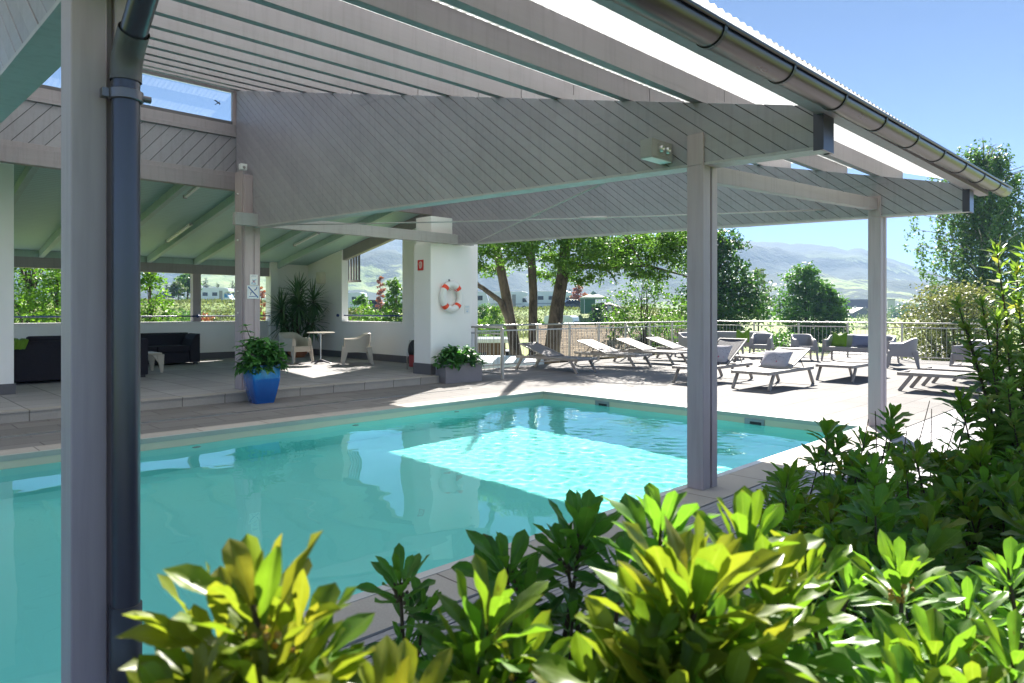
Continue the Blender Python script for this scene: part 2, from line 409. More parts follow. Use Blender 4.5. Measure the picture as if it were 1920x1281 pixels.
# pool basin
plain('liner_rim', (.46, .44, .33, 1), .5, var=.04, vs_=2)
m, t, p, o = new_mat('pool_liner'); co = objco(t); f = noise(t, co, .6, 4)
t.links.new(ramp(t, f, [(.3, (.33, .87, .84)), (.7, (.37, .90, .87))]), p.inputs['Base Color']); p.inputs['Roughness'].default_value = .7; MATS['pool_liner'] = m
FZ = -1.35
mb = MB()
for (z0, z1, mi) in ((FZ, WZ-.02, 0), (WZ-.02, -.012, 1)):
    mb.add([(PX0, PY0, z0), (PX1, PY0, z0), (PX1, PY0, z1), (PX0, PY0, z1)], [(0, 1, 2, 3)][::-1] and [(3, 2, 1, 0)], mi)
    mb.add([(PX0, PY1, z0), (PX1, PY1, z0), (PX1, PY1, z1), (PX0, PY1, z1)], [(0, 1, 2, 3)], mi)
    mb.add([(PX1, PY0, z0), (PX1, PY1, z0), (PX1, PY1, z1), (PX1, PY0, z1)], [(3, 2, 1, 0)], mi)
    mb.add([(PX0, PY0, z0), (PX0, PY1, z0), (PX0, PY1, z1), (PX0, PY0, z1)], [(0, 1, 2, 3)], mi)
mb.add([(PX0, PY0, FZ), (PX1, PY0, FZ), (PX1, PY1, FZ), (PX0, PY1, FZ)], [(0, 1, 2, 3)])
pool = mb.build('pool_basin', [M['pool_liner'], M['liner_rim']]); tag(pool, 'turquoise lined rectangular swimming pool basin', 'pool', kind='structure')
pool.cycles.is_caustics_receiver = True
# pool fittings: skimmer plates in the end wall, inlets in the long wall
plain('fitting_grey', (.22, .24, .25, 1), .4, metal=.4)
for yc, lb in ((6.87, 'grey skimmer plate in the pool end wall nearer the far corner'), (4.29, 'grey skimmer plate in the pool end wall nearer the wooden deck')):
    t_ = tag(empty('pool_skimmer', (PX1, yc, -.11)), lb, 'skimmer', 'skimmers in the pool wall')
    b = MB(); b.box(-.018, 0, -.14, .14, -.05, .06); b.build('cover_plate', M['fitting_grey'], t_, bevel=.004)
    b = MB(); b.box(-.022, -.0185, -.10, .06, -.02, .02); b.build('slot', M['backing'], t_)
for xc, lb in ((5.1, 'small round inlet in the long pool wall, middle one'), (3.0, 'small round inlet in the long pool wall nearest the blue pot'), (6.9, 'small round inlet in the long pool wall nearest the far corner')):
    b = MB(); b.lathe([(0, .03), (.03, .028), (.045, .015), (.05, 0)], 14)
    o = b.build('water_inlet', M['fitting_grey'], loc=(xc, PY1-.001, -.3), smooth=True); o.rotation_euler = (RAD(90), 0, 0)
    tag(o, lb, 'inlet', 'water inlets')
# water: one sheet with real ripples
def make_water():
    nx, ny = 760, 310
    xs = np.linspace(PX0+.001, PX1-.001, nx); ys = np.linspace(PY0+.001, PY1-.001, ny); gx, gy = np.meshgrid(xs, ys)
    r = np.random.RandomState(5); z = np.zeros_like(gx)
    for k in range(46):
        lam = r.uniform(.22, 1.5); a = r.uniform(0, 2*pi); ph = r.uniform(0, 2*pi)
        z += lam**1.25*.00042*np.sin(2*pi/lam*(gx*cos(a)+gy*sin(a))+ph+.6*np.sin(gx*.9+k)+.6*np.cos(gy*.8+k*2))
    for k in range(40):
        lam = r.uniform(.10, .24); a = r.uniform(0, 2*pi); ph = r.uniform(0, 2*pi)
        z += lam**1.1*.0006*np.sin(2*pi/lam*(gx*cos(a)+gy*sin(a))+ph+1.5*np.sin(gx*1.1+k)+1.5*np.cos(gy*1.3+k*2))*np.clip((gx-3.2)/2.5, .06, 1)
    act = .55+.45*np.clip((gx-2)/5, 0, 1)
    z = WZ+z*act
    v = np.stack([gx, gy, z], -1).reshape(-1, 3)
    idx = np.arange(nx*ny).reshape(ny, nx)
    q = np.stack([idx[:-1, :-1], idx[:-1, 1:], idx[1:, 1:], idx[1:, :-1]], -1).reshape(-1, 4)
    me = bpy.data.meshes.new('pool_water'); me.from_pydata(v.tolist(), [], q.tolist())
    me.polygons.foreach_set('use_smooth', [True]*len(me.polygons))
    m, t, p, o = new_mat('water')
    rf = N(t, 'ShaderNodeBsdfGlass'); rf.inputs['IOR'].default_value = 1.33; rf.inputs['Roughness'].default_value = 0; rf.inputs[0].default_value = (.80, .99, .985, 1)
    t.links.new(rf.outputs[0], o.inputs[0])
    me.materials.append(m)
    o_ = link('pool_water', me); tag(o_, 'clear turquoise pool water with faint ripples', 'water', kind='structure')
    o_.cycles.is_caustics_caster = True
make_water()
# drain slot in the paving
mb = MB(); mb.box(TX0, 8.3, 9.37, 9.43, -.01, .0035)
for i in range(0, 700):
    x = -5.5+i*.02
    if x < 8.25: mb.box(x, x+.009, 9.38, 9.42, .0036, .0052, 1)
tag(mb.build('drain_channel', [M['steel'], M['backing']]), 'narrow slotted drain channel across the paving', 'drain', kind='structure')
# raised floor of the open lounge
PZ = .14
mb = MB(); mb.box(-6, 8.6, 10.58, 18.9, 0.0, PZ); mb.box(8.6, 10.15, 11.2, 18.9, 0.0, PZ)
mb.build('platform', M['platform_tile']); tag(bpy.data.objects['platform'], 'raised grey tiled floor of the open lounge', 'platform', kind='structure')
mb = MB(); mb.box(-6, 8.42, 10.55, 10.58, .0, PZ-.02); mb.box(-6, 8.44, 10.535, 10.75, PZ-.0195, PZ+.004)
tag(mb.build('step', M['step_tile'], bevel=.003), 'low stone coloured step up to the lounge floor', 'step', kind='structure')
# ------------------------------------------------------------ the pool pavilion (one building, world coordinates)
BX = [.70, 4.95, 9.12]            # the three tapered beams
pav = empty('pool_pavilion', (4.9, 11.0, 0), label='open grey timber pool pavilion with translucent roof and white plastered lounge', cat='pavilion')
pav['worldparts'] = 1
def BW(mb, name, mats, **k):
    return mb.build(name, mats, pav, org=pav.location, **k)
def roofz(y): return 2.82+.239*(y-1.87)
def beam(xc, y_end=11.5):
    h = .085
    y0 = 1.87
    zb = lambda y: 2.545+.026*(y-1.87)
    poly = [(y0, zb(y0)), (y_end, zb(y_end)), (y_end, roofz(y_end)), (y0, roofz(y0))]
    mb = MB(); mb.prism([(xc-h+.018, y, z) for y, z in poly], (2*h-.036, 0, 0)); core = BW(mb, 'tapered_beam', M['backing'])
    mb = MB()
    for s in (-1, 1):
        x = xc-h+.018 if s < 0 else xc+h-.018
        diag_boards(mb, poly, math.atan2(.76, 1), .094, .0055, lambda a, b: (x, a, b), (s*.018, 0, 0), RNG)
    o = BW(mb, 'cladding', M['board_paint'], bevel=.002); o.parent = core; o.location = (0, 0, 0); KIDS[pav.name].remove(o)
    core.location = (0, 0, 0)
    mb = MB(); mb.prism([(xc-h-.004, y0+.0, zb(y0)-.022), (xc-h-.004, y_end, zb(y_end)-.022), (xc-h-.004, y_end, zb(y_end)-.001), (xc-h-.004, y0, zb(y0)-.001)], (2*h+.008, 0, 0))
    o = BW(mb, 'soffit_strip', M['pale_paint']); o.parent = core
    mb = MB(); mb.box(xc-h-.006, xc+h+.006, y0-.02, y0+.0, zb(y0)-.03, roofz(y0)+.0)
    mb.box(xc-h-.008, xc-h-.0062, y0-.02, y0+.05, zb(y0)-.03, roofz(y0)-.01); mb.box(xc+h+.0062, xc+h+.008, y0-.02, y0+.05, zb(y0)-.03, roofz(y0)-.01)
    o = BW(mb, 'end_cap', M['pipe_grey']); o.parent = core
for x in BX: beam(x)
# twin-timber posts under each beam
for i, x in enumerate(BX):
    x0 = x-.108; y0 = 2.76; zt = 2.55
    mb = MB()
    mb.box(x0, x0+.112, y0, y0+.145, 0, zt); mb.box(x0+.137, x0+.222, y0, y0+.145, 0, zt); mb.box(x0+.112, x0+.137, y0+.03, y0+.115, 0, zt)
    mb.box(x0-.0005, x0+.021, y0+.001, y0+.144, zt+.0005, 2.80)
    BW(mb, 'post', M['grey_paint_z'], bevel=.005)
mb = MB()
mb.box(4.72, 4.99, 10.86, 11.2, PZ, 3.60); mb.box(4.70, 4.72, 10.9, 11.16, PZ, 3.66); mb.box(4.735, 4.86, 10.848, 10.86, PZ, 3.55); mb.box(4.89, 4.98, 10.85, 10.86, PZ, 3.55)
lp = BW(mb, 'lounge_post', M['grey_paint_z'], bevel=.005)
for z in (.5, 1.37, 1.72, 2.55, 3.3):
    b = MB(); b.lathe([(0, .022), (.012, .02), (.016, .012), (.017, 0)], 10); o = b.build('bolt', M['steel'], lp, loc=Vector((4.7, 11.03, z))-pav.location, smooth=True); o.rotation_euler = (0, RAD(-90), 0)
mb = MB(); mb.box(.55, .82, 10.86, 11.2, PZ, 3.60); BW(mb, 'lounge_post', M['grey_paint_z'], bevel=.005)
# purlins
RX0, RX1 = -1.2, 10.0
ys = [2.83, 3.52, 4.31, 5.10, 5.92, 6.74, 7.55, 8.36, 9.17, 9.98, 10.8, 11.42]
for k, y in enumerate(ys):
    z = roofz(y)+.001; mb = MB()
    cuts = [RX0, BX[1]+.12+RNG.uniform(-.05, .25), RX1]
    for a, b in zip(cuts, cuts[1:]): mb.box(a+.004, b-.004, y-.036, y+.036, z, z+.178)
    if k % 2 == 0: mb.box(cuts[1]-.16, cuts[1]+.02, y-.0365, y-.036, z+.02, z+.075)
    BW(mb, 'purlin', M['grey_paint_dimmed'], bevel=.004)
mb = MB(); mb.box(RX0, RX1-.3, 1.80, 1.90, 2.765, 2.90); BW(mb, 'fascia_board', M['grey_paint_x'], bevel=.003)
# longitudinal tie beam between the two right posts, and bar along the lounge front
mb = MB(); mb.bar((BX[1]+.125, 2.84, 2.51), (BX[2]-.108, 2.84, 2.70), .09, .135); BW(mb, 'tie_beam', M['grey_paint_x'], bevel=.004)
mb = MB(); mb.bar((BX[0]+.125, 2.84, 2.51), (BX[1]-.108, 2.84, 2.70), .09, .135)
mb = MB(); mb.box(4.50, 9.47, 10.66, 10.77, 2.76, 2.955); BW(mb, 'front_beam', M['pale_paint'], bevel=.004)
mb = MB(); mb.box(.2, 4.40, 10.66, 10.77, 2.76, 2.955)
# wind bracing rods
def rod(a, b, sag=0):
    a = Vector(a); b = Vector(b); m_ = MB()
    pts = [a.lerp(b, i/8)+Vector((0, 0, -sag*4*(i/8)*(1-i/8))) for i in range(9)]
    m_.tube(pts, .011, 6); c = a.lerp(b, .62); e = a.lerp(b, .665); c.z -= sag*.94; e.z -= sag*.89; m_.tube([c, e], .024, 8)
    BW(m_, 'bracing_rod', M['pale_paint'], smooth=True)
rod((5.0, 10.75, 2.80), (9.04, 3.42, 2.70), .03); rod((9.04, 10.1, 2.76), (5.03, 3.83, 2.59), .0)
# translucent corrugated sheets
def sheet():
    sheet_part('eave_sheet', 'eave_sheet', [(1.68, 2.875), (2.8, roofz(2.80)+.184), (3.5, roofz(3.5)+.184)])
    sheet_part('roof_sheet', 'roof_sheet', [(y, roofz(y)+.186) for y in np.linspace(3.45, 12.05, 12)])
def sheet_part(nm, mt, prof):
    nx = int((RX1+.1-RX0)/.0127); mb = MB()
    v = []; f = []
    for i in range(nx+1):
        x = RX0+i*.0127; c = .009*sin(2*pi*x/.076)
        for (y, z) in prof: v.append((x, y, z+c+.012))
    n = len(prof)
    for i in range(nx):
        for j in range(n-1): f.append((i*n+j, (i+1)*n+j, (i+1)*n+j+1, i*n+j+1))
    mb.add(v, f); BW(mb, nm, M[mt], smooth=True)
sheet()
# gutter with brackets
def gz(x): return 2.765+.0125*(x-2.76)
def gutter():
    yc, r = 1.70, .078; mb = MB(); x0, x1 = RX0, RX1+.02; n = 14
    prof = []
    for k in range(n+1):
        a = pi*k/n; prof.append((yc+r*cos(a), -r*sin(a)))
    prof = prof[::1]
    lip = [(yc-r-.012*sin(q)+0, .0+.012-.012*cos(q)) for q in np.linspace(0, 1.6*pi, 7)]
    line = prof+lip
    vs_ = []; seg = 40
    for i in range(seg+1):
        x = x0+(x1-x0)*i/seg
        for (y, z) in line: vs_.append((x, y, gz(x)+z))
    L = len(line); fs = [(i*L+j, i*L+j+1, (i+1)*L+j+1, (i+1)*L+j) for i in range(seg) for j in range(L-1)]
    mb.add(vs_, fs)
    mb.add([(x1, y, gz(x1)+z) for y, z in prof], [tuple(range(len(prof)))])
    g = BW(mb, 'gutter', M['zinc'], smooth=True, solid=.004)
    x = -.9
    while x < 10:
        b = MB(); rr = r+.006
        pts = [(x, yc+rr*cos(a), gz(x)-rr*sin(a)) for a in np.linspace(-.25, pi+.15, 16)]
        for p_, q_ in zip(pts, pts[1:]): b.bar(p_, q_, .028, .005, up=Vector((0, p_[1]-yc, p_[2]-gz(x))))
        b.bar((x, yc-rr, gz(x)), (x, yc-r-.004, gz(x)+.02), .03, .012, up=(0, 1, 0)); b.bar((x, yc+rr-.01, gz(x)+.015), (x, 1.80, gz(x)+.05), .028, .006)
        BW(b, 'gutter_bracket', M['dark_metal'], bevel=.001).parent = g
        x += .79
    return g
gutter()
# downpipe on the near post
def downpipe():
    xc, yp, r = .748, 2.700, .0455
    pts = [(xc, yp, .02), (xc, yp, 1.2), (xc, yp, 2.22)]
    for a in np.linspace(0, 52, 7)[1:]:
        R = .14; a = RAD(a); pts.append((xc, yp-R*(1-cos(a)), 2.23+R*sin(a)))
    b0 = Vector(pts[-1]); dirn = Vector((0, -sin(RAD(52)), cos(RAD(52))))
    mb = MB(); mb.tube([(xc, yp, .02), (xc, yp, 2.235)], r, 28, cap=False); mb.tube([b0-dirn*.02, b0+dirn*.95], r-.002, 28, cap=False)
    dp = BW(mb, 'downpipe', M['pipe_grey'], smooth=True)
    mb = MB(); el = [Vector((xc, yp, 2.215))]+[Vector(p_) for p_ in pts[2:]]+[b0+dirn*.05]
    mb.tube(el, r+.005, 28, cap=False); plain('elbow_grey', (.10, .095, .10, 1), .5, metal=.4, var=.12); BW(mb, 'elbow', M['elbow_grey'], smooth=True).parent = dp
    mb = MB(); mb.lathe([(r+.004, 2.145), (r+.010, 2.148), (r+.010, 2.18), (r+.004, 2.183)], 28, (xc, yp, 0))
    mb.tube([(xc+r+.004, yp-.012, 2.163), (xc+r+.032, yp-.012, 2.163)], .012, 10); mb.box(xc-r-.03, xc-r-.004, yp-.005, yp+.03, 2.15, 2.18); mb.box(xc-.02, xc+.02, yp+r, yp+r+.02, 2.15, 2.18)
    BW(mb, 'pipe_clamp', M['clamp_grey'], auto=40).parent = dp
    mb = MB(); mb.lathe([(r+.006, .10), (r+.006, .36), (r, .362)], 28, (xc, yp, 0)); BW(mb, 'socket_sleeve', M['dark_metal'], smooth=True).parent = dp
downpipe()
# clerestory wall between the two roofs
CY = 11.5
mb = MB(); mb.box(-3, 10.0, CY, CY+.14, 3.44, 3.67); mb.box(-3, 10, CY+.02, CY+.10, 3.671, 3.74); BW(mb, 'lintel_beam', M['grey_paint_x'], bevel=.004)
mb = MB(); mb.box(-3, 10, CY+.055, CY+.09, 3.742, 4.33); cb = BW(mb, 'clerestory_panel', M['backing'])
mb = MB(); diag_boards(mb, [(-3, 3.742), (10, 3.742), (10, 4.33), (-3, 4.33)], RAD(50), .15, .008, lambda a, b: (a, CY+.055, b), (0, -.018, 0), RNG)
BW(mb, 'cladding', M['board_paint'], bevel=.002).parent = cb
mb = MB(); mb.box(-3, 10, CY+.0, CY+.12, 4.332, 4.40); mb.box(-3, 10, CY+.02, CY+.12, 4.401, 4.54); BW(mb, 'window_sill', M['grey_paint_x'], bevel=.004)
mb = MB()
for x in (-1.2, 1.62, 4.86, 7.7, 9.9): mb.box(x-.04, x+.04, CY+.03, CY+.10, 4.541, 5.08)
mb.box(-3, 10, CY+.03, CY+.10, 5.081, 5.14); wf = BW(mb, 'clerestory_window', M['grey_paint_z'])
mb = MB(); mb.box(-3, 10, CY+.058, CY+.066, 4.60, 5.075); BW(mb, 'pane', M['glass']).parent = wf
mb = MB(); mb.box(-3, 10, CY+.045, CY+.085, 4.541, 4.598); BW(mb, 'lower_rail', M['plinth']).parent = wf
# lounge roof: ceiling, beams, back wall
def cz(y): return 2.75+.18*(18.65-y)
mb = MB(); mb.prism([(-4, 11.62, cz(11.62)), (-4, 19.3, cz(19.3)), (-4, 19.3, cz(19.3)+.14), (-4, 11.62, cz(11.62)+.14)], (14.5, 0, 0))
m, t, p, o = new_mat('ceiling_boards'); co = objco(t); sx = N(t, 'ShaderNodeSeparateXYZ'); t.links.new(co, sx.inputs[0])
fr = mathn(t, 'FRACT', mathn(t, 'MULTIPLY', sx.outputs[1], 11.0)); gr = ramp(t, fr, [(0, (.25, .25, .25)), (.06, (1, 1, 1)), (.94, (1, 1, 1)), (1, (.25, .25, .25))])
t.links.new(mix(t, 1, ramp(t, noise(t, objco(t, (.8, 10, 1)), 2, 4), [(.3, (.38, .56, .54)), (.7, (.42, .60, .58))]), gr, 'MULTIPLY'), p.inputs['Base Color']); p.inputs['Roughness'].default_value = .5; bump(t, gr, .5, .004, p)
BW(mb, 'lounge_ceiling', m)
for x in (1.15, 2.28, 3.4, 4.53, 5.65, 6.78, 7.9, 9.03):
    mb = MB(); mb.prism([(x-.05, 11.66, cz(11.66)-.16), (x-.05, 18.52, cz(18.52)-.16), (x-.05, 18.52, cz(18.52)-.002), (x-.05, 11.66, cz(11.66)-.002)], (.10, 0, 0)); BW(mb, 'ceiling_beam', M['ceiling_paint'], bevel=.003)
mb = MB(); mb.box(-4, 8.9, 18.53, 18.69, 2.38, 2.62); BW(mb, 'header_beam', M['grey_paint_x'], bevel=.004)
mb = MB(); mb.box(-4, 8.82, 18.54, 18.64, 2.621, 2.77); BW(mb, 'wall_plate', M['ceiling_paint'])
mb = MB(); mb.box(-4, 8.8, 18.6, 18.8, 0, 1.10); mb.box(8.8, 10.15, 18.6, 18.8, 0, cz(18.65)+.0); mb.box(8.78, 9.0, 18.45, 18.599, PZ, 2.86)
BW(mb, 'back_wall', M['plaster'], bevel=.006)
mb = MB(); mb.box(-4, 8.8, 18.57, 18.83, 1.1005, 1.135); BW(mb, 'wall_cap', M['plaster'], bevel=.005)
for x in (6.72, 2.6, -1.5):
    mb = MB(); mb.box(x, x+.2, 18.55, 18.75, 1.136, 2.38); BW(mb, 'wall_post', M['grey_paint_z'], bevel=.004)
mb = MB(); mb.box(-4, 9.95, 18.575, 18.5995, PZ, PZ+.17) ; mb.box(9.975, 9.9995, 11.4, 18.57, PZ, PZ+.17); BW(mb, 'skirting', M['plinth'], bevel=.003)
wall = MB(); X0, X1 = 10.0, 10.2
wall.box(X0, X1, 11.36, 18.6, 0, 1.10)
wall.prism([(X0, 16.72, 1.1), (X0, 18.6, 1.1), (X0, 18.6, cz(18.6)), (X0, 16.72, cz(16.72))], (.2, 0, 0))
wall.prism([(X0, 11.36, 1.1), (X0, 13.9, 1.1), (X0, 13.9, cz(13.9)-.3), (X0, 11.36, cz(11.36)-.3)], (.2, 0, 0))
BW(wall, 'side_wall', M['plaster'])
mb = MB(); mb.box(9.97, 10.23, 13.9, 16.72, 1.1005, 1.136); BW(mb, 'window_sill', M['plaster'], bevel=.004)
mb = MB(); mb.prism([(10.03, 11.5, cz(11.5)-.30), (10.03, 16.70, cz(16.7)-.30), (10.03, 16.70, cz(16.7)-.003), (10.03, 11.5, cz(11.5)-.003)], (.12, 0, 0)); BW(mb, 'verge_beam', M['grey_paint_y'], bevel=.004)
mb = MB(); mb.box(1.0, 2.0, 12.8, 13.2, PZ, cz(13)-.02); BW(mb, 'lounge_pier', M['plaster'], bevel=.006)
mb = MB(); mb.box(.98, 2.02, 12.78, 12.7995, PZ, PZ+.16); mb.box(2.0005, 2.02, 12.8, 13.2, PZ, PZ+.16); BW(mb, 'pier_skirting', M['plinth'], bevel=.003)
# white corner pillar
mb = MB(); mb.box(8.45, 9.52, 10.80, 11.35, .0, 2.76); mb.box(8.50, 9.34, 10.84, 11.35, 2.761, 3.3); mb.box(8.3, 8.46, 11.0, 11.35, 2.76, 3.3) if False else None
BW(mb, 'corner_pillar', M['plaster'], bevel=.008)
mb = MB(); mb.box(8.43, 9.54, 10.78, 10.7995, 0, .36); mb.box(8.43, 8.4495, 10.80, 11.35, PZ, .36); BW(mb, 'pillar_plinth', M['plinth'], bevel=.003)
mb = MB(); mb.box(8.62, 8.72, 10.98, 11.3, 3.301, 3.6)
# blue rods across the openings
def brod(a, b, knobs):
    m_ = MB(); m_.tube([a, b], .018, 8)
    for k in knobs: m_.ball(k, .045, n=10, m=6)
    BW(m_, 'guard_rod', M['blue_rod'], smooth=True)
brod((-4, 18.52, 1.275), (8.79, 18.52, 1.275), [(6.82, 18.50, 1.275), (2.7, 18.5, 1.275)]); brod((10.08, 13.9, 1.29), (10.08, 16.72, 1.29), [])
mb = MB(); mb.ball((9.985, 16.9, 1.29), .045); mb.tube([(9.99, 16.9, 1.29), (10.08, 16.715, 1.29)], .018, 6)
BW(mb, 'rod_anchor', M['blue_rod'], smooth=True)
# ------------------------------------------------------------ sun loungers
plain('lounger_frame', (.28, .25, .225, 1), .5, var=.07, vs_=5, bmp=.1)
def weave(name, c, s=150):
    m, t, p, o = new_mat(name); co = objco(t)
    wv = N(t, 'ShaderNodeTexWave', wave_type='BANDS', bands_direction='X'); wv.inputs['Scale'].default_value = s; t.links.new(co, wv.inputs[0])
    wy = N(t, 'ShaderNodeTexWave', wave_type='BANDS', bands_direction='Y'); wy.inputs['Scale'].default_value = s; t.links.new(co, wy.inputs[0])
    f = noise(t, co, 3, 4)
    c_ = mix(t, .5, ramp(t, f, [(.3, shade(c, .88)), (.7, shade(c, 1.1))]), ramp(t, mathn(t, 'MULTIPLY', wv.outputs[1], wy.outputs[1]), [(.0, (.7, .7, .7)), (.8, (1.15, 1.15, 1.15))]), 'MULTIPLY')
    t.links.new(c_, p.inputs['Base Color']); p.inputs['Roughness'].default_value = .8; bump(t, wv.outputs[1], .3, .002, p); MATS[name] = m
weave('sling', (.34, .315, .285, 1)); weave('sling_dark', (.10, .095, .11, 1)); weave('sling_grey', (.22, .20, .20, 1))
def make_lounger(recline, sling='sling', label='', flat_len=1.0):
    """foot at -x end, head at +x; total length about 1.95"""
    root = empty('sun_lounger', label=label, cat='sun lounger', group='sun loungers on the terrace')
    zt = .335; L0, L1 = -.98, .98; W = .34; hx = .0; bl = .95
    b = MB()
    for s in (-1, 1):
        b.box(L0, L1, s*W-.02, s*W+.02, zt-.06, zt)
    b.box(L0, L0+.05, -W+.02, W-.02, zt-.055, zt-.002); b.box(L1-.05, L1, -W+.02, W-.02, zt-.055, zt-.03); b.box(hx-.03, hx+.03, -W+.02, W-.02, zt-.06, zt-.03)
    b.build('frame', M['lounger_frame'], root, bevel=.006)
    for (x, dx) in ((L0+.23, -.2), (L1-.2, .2)):
        for s in (-1, 1):
            q = MB(); q.bar((x, s*W, zt-.055), (x+dx, s*(W+.0), .0), .042, .06, up=(1, 0, .2)); q.build('leg', M['lounger_frame'], root, bevel=.005)
    b = MB(); nx = 10
    b.grid(lambda u, v: (L0+.05+(hx-L0-.05)*u, (v-.5)*2*(W-.018), zt-.004-.012*sin(pi*v)*(1)-.028*sin(pi*v)*max(0, 1-u*6)), 14, 8)
    b.build('seat_sling', M[sling], root, smooth=True, solid=.008)
    a = RAD(recline); ca, sa = cos(a), sin(a)
    br = MB()
    for s in (-1, 1): br.bar((hx, s*(W-.035), zt+.004), (hx+bl*ca, s*(W-.035), zt+.004+bl*sa), .03, .03, up=(-sa, 0, ca))
    br.bar((hx+bl*ca, -W+.02, zt+.004+bl*sa), (hx+bl*ca, W-.02, zt+.004+bl*sa), .03, .03, up=(-sa, 0, ca))
    bk = br.build('backrest', M['lounger_frame'], root, bevel=.004)
    b = MB(); b.grid(lambda u, v: (hx+.0+bl*u*ca+.012*sin(pi*v)*sa, (v-.5)*2*(W-.022), zt+.010+bl*u*sa-.012*sin(pi*v)*ca), 10, 8)
    b.build('back_sling', M[sling], bk, smooth=True, solid=.008)
    if recline > 4:
        for s in (-1, 1): b = MB(); b.tube([(hx+.55*bl*ca, s*(W-.05), zt+.55*bl*sa-.01), (hx+.62*bl*ca+.18*sa+.06, s*(W-.05), zt-.03)], .009, 6); b.build('prop_stay', M['dark_metal'], root)
    return root
LG = []
def lounger(x, y, rz, recline, label, sling='sling_grey'):
    key = (recline, sling)
    src = next((o for k, o in LG if k == key), None)
    o = make_lounger(recline, sling, label) if src is None else copy_tree(src)
    o['label'] = label; o.location = (x, y, 0); o.rotation_euler = (0, 0, rz); LG.append((key, o)); return o
H = pi/2
lounger(12.22, 10.85, H, 17, 'sun lounger at the end of the fence row, beside the short gate fence')
lounger(14.35, 10.78, H, 17, 'second sun lounger along the fence, in front of the brown tiled hut')
lounger(15.98, 10.72, H, 17, 'third sun lounger along the fence, between two raised backrests')
lounger(17.35, 10.66, H, 17, 'last sun lounger of the fence row, partly behind the pool side post')
lounger(12.72, 7.02, 0, 30, 'sun lounger with raised dark backrest and a flowered cushion half behind the post', 'sling_dark')
lounger(12.62, 5.72, 0, 20, 'sun lounger with a flowered cushion leaning on its raised pale backrest', 'sling')
lounger(16.5, 7.75, 0, 0, 'flat sun lounger half hidden behind the lounger with the flowered cushion', 'sling')
lounger(15.2, 5.22, 0, 0, 'flat empty sun lounger in the open in front of the outdoor sofa', 'sling')
A9 = math.atan2(-.72, .69)
lounger(13.72, 2.85, -H, 0, 'flat sun lounger nearest the shrubs, first of the group at the terrace end', 'sling')
lounger(14.95, 2.80, -H, 0, 'flat sun lounger second from the pool in the group beside the shrubs', 'sling')
lounger(16.3, 2.6, -H, 0, 'flat sun lounger farthest back in the group beside the shrubs', 'sling')
# ------------------------------------------------------------ cushions
def cushion_mat(name, c, flowers=False):
    m, t, p, o = new_mat(name); co = objco(t); f = noise(t, co, 9, 4)
    col = ramp(t, f, [(.3, shade(c, .9)), (.7, shade(c, 1.08))])
    if flowers:
        v = N(t, 'ShaderNodeTexVoronoi'); v.inputs['Scale'].default_value = 8.5; v.inputs['Randomness'].default_value = .8; t.links.new(co, v.inputs[0])
        v2 = N(t, 'ShaderNodeTexVoronoi'); v2.inputs['Scale'].default_value = 30; t.links.new(co, v2.inputs[0])
        big = ramp(t, mathn(t, 'ADD', v.outputs['Distance'], mathn(t, 'MULTIPLY', noise(t, co, 55, 3), .6)), [(.40, (1, 1, 1)), (.45, (0, 0, 0))])
        pick = N(t, 'ShaderNodeSeparateColor'); t.links.new(v.outputs['Color'], pick.inputs[0])
        red = mathn(t, 'GREATER_THAN', pick.outputs[0], .5)
        col = mix(t, mathn(t, 'MULTIPLY', big, red), col, srgb(165, 50, 85))
        sm = ramp(t, v2.outputs['Distance'], [(.2, (1, 1, 1)), (.26, (0, 0, 0))]); msk = ramp(t, noise(t, co, 7, 2), [(.5, (0, 0, 0)), (.54, (1, 1, 1))])
        col = mix(t, mathn(t, 'MULTIPLY', sm, msk), col, srgb(70, 78, 98))
    t.links.new(col, p.inputs['Base Color']); p.inputs['Roughness'].default_value = .85; bump(t, noise(t, co, 120, 2), .2, .002, p); MATS[name] = m
cushion_mat('flower_cloth', (.42, .40, .44, 1), True); cushion_mat('green_cloth', srgb(105, 142, 30)); cushion_mat('blue_grey_cloth', srgb(112, 118, 140))
def cushion(name, mat, loc, w_, h_, th, rz, tilt, label, dent=0.0):
    mb = MB(); n = 14
    def side(sg):
        def fn(u, v):
            x = (u-.5)*2; y = (v-.5)*2
            e = max(0, (1-abs(x)**2.6))*max(0, (1-abs(y)**2.6)); pin = 1-.07*(1-abs(x)**2)*0-.06*(abs(y)*(1-x*x))-.0
            pin2 = 1-.06*(1-y*y)*abs(x)
            dz = -dent*max(0, y)*max(0, 1-abs(x)*1.6)*h_
            wob = 1+.08*sin(5*x+3*y)
            return (x*w_/2*pin2, sg*th/2*(e**.5)*wob, y*h_/2*(1-.06*(1-x*x)*abs(y))+dz)
        return fn
    mb.grid(side(-1), n, n); mb.grid(side(1), n, n, flip=True)
    o = mb.build(name, M[mat], loc=loc, smooth=True)
    o.rotation_euler = Matrix.Rotation(rz, 4, 'Z').to_3x3().to_4x4().to_euler(); o.rotation_euler = (Matrix.Rotation(rz, 3, 'Z') @ Matrix.Rotation(tilt, 3, 'X')).to_euler()
    return tag(o, label, 'cushion')
CU = 'loose cushions on the terrace seats'
cushion('cushion', 'flower_cloth', (12.84, 5.78, .485), .56, .42, .16, -H, RAD(-44), 'white flowered cushion on the lounger with the pale backrest', .0)['group'] = CU
cushion('cushion', 'flower_cloth', (12.92, 7.02, .53), .50, .44, .15, -H, RAD(-38), 'white flowered cushion against the raised dark backrest')['group'] = CU
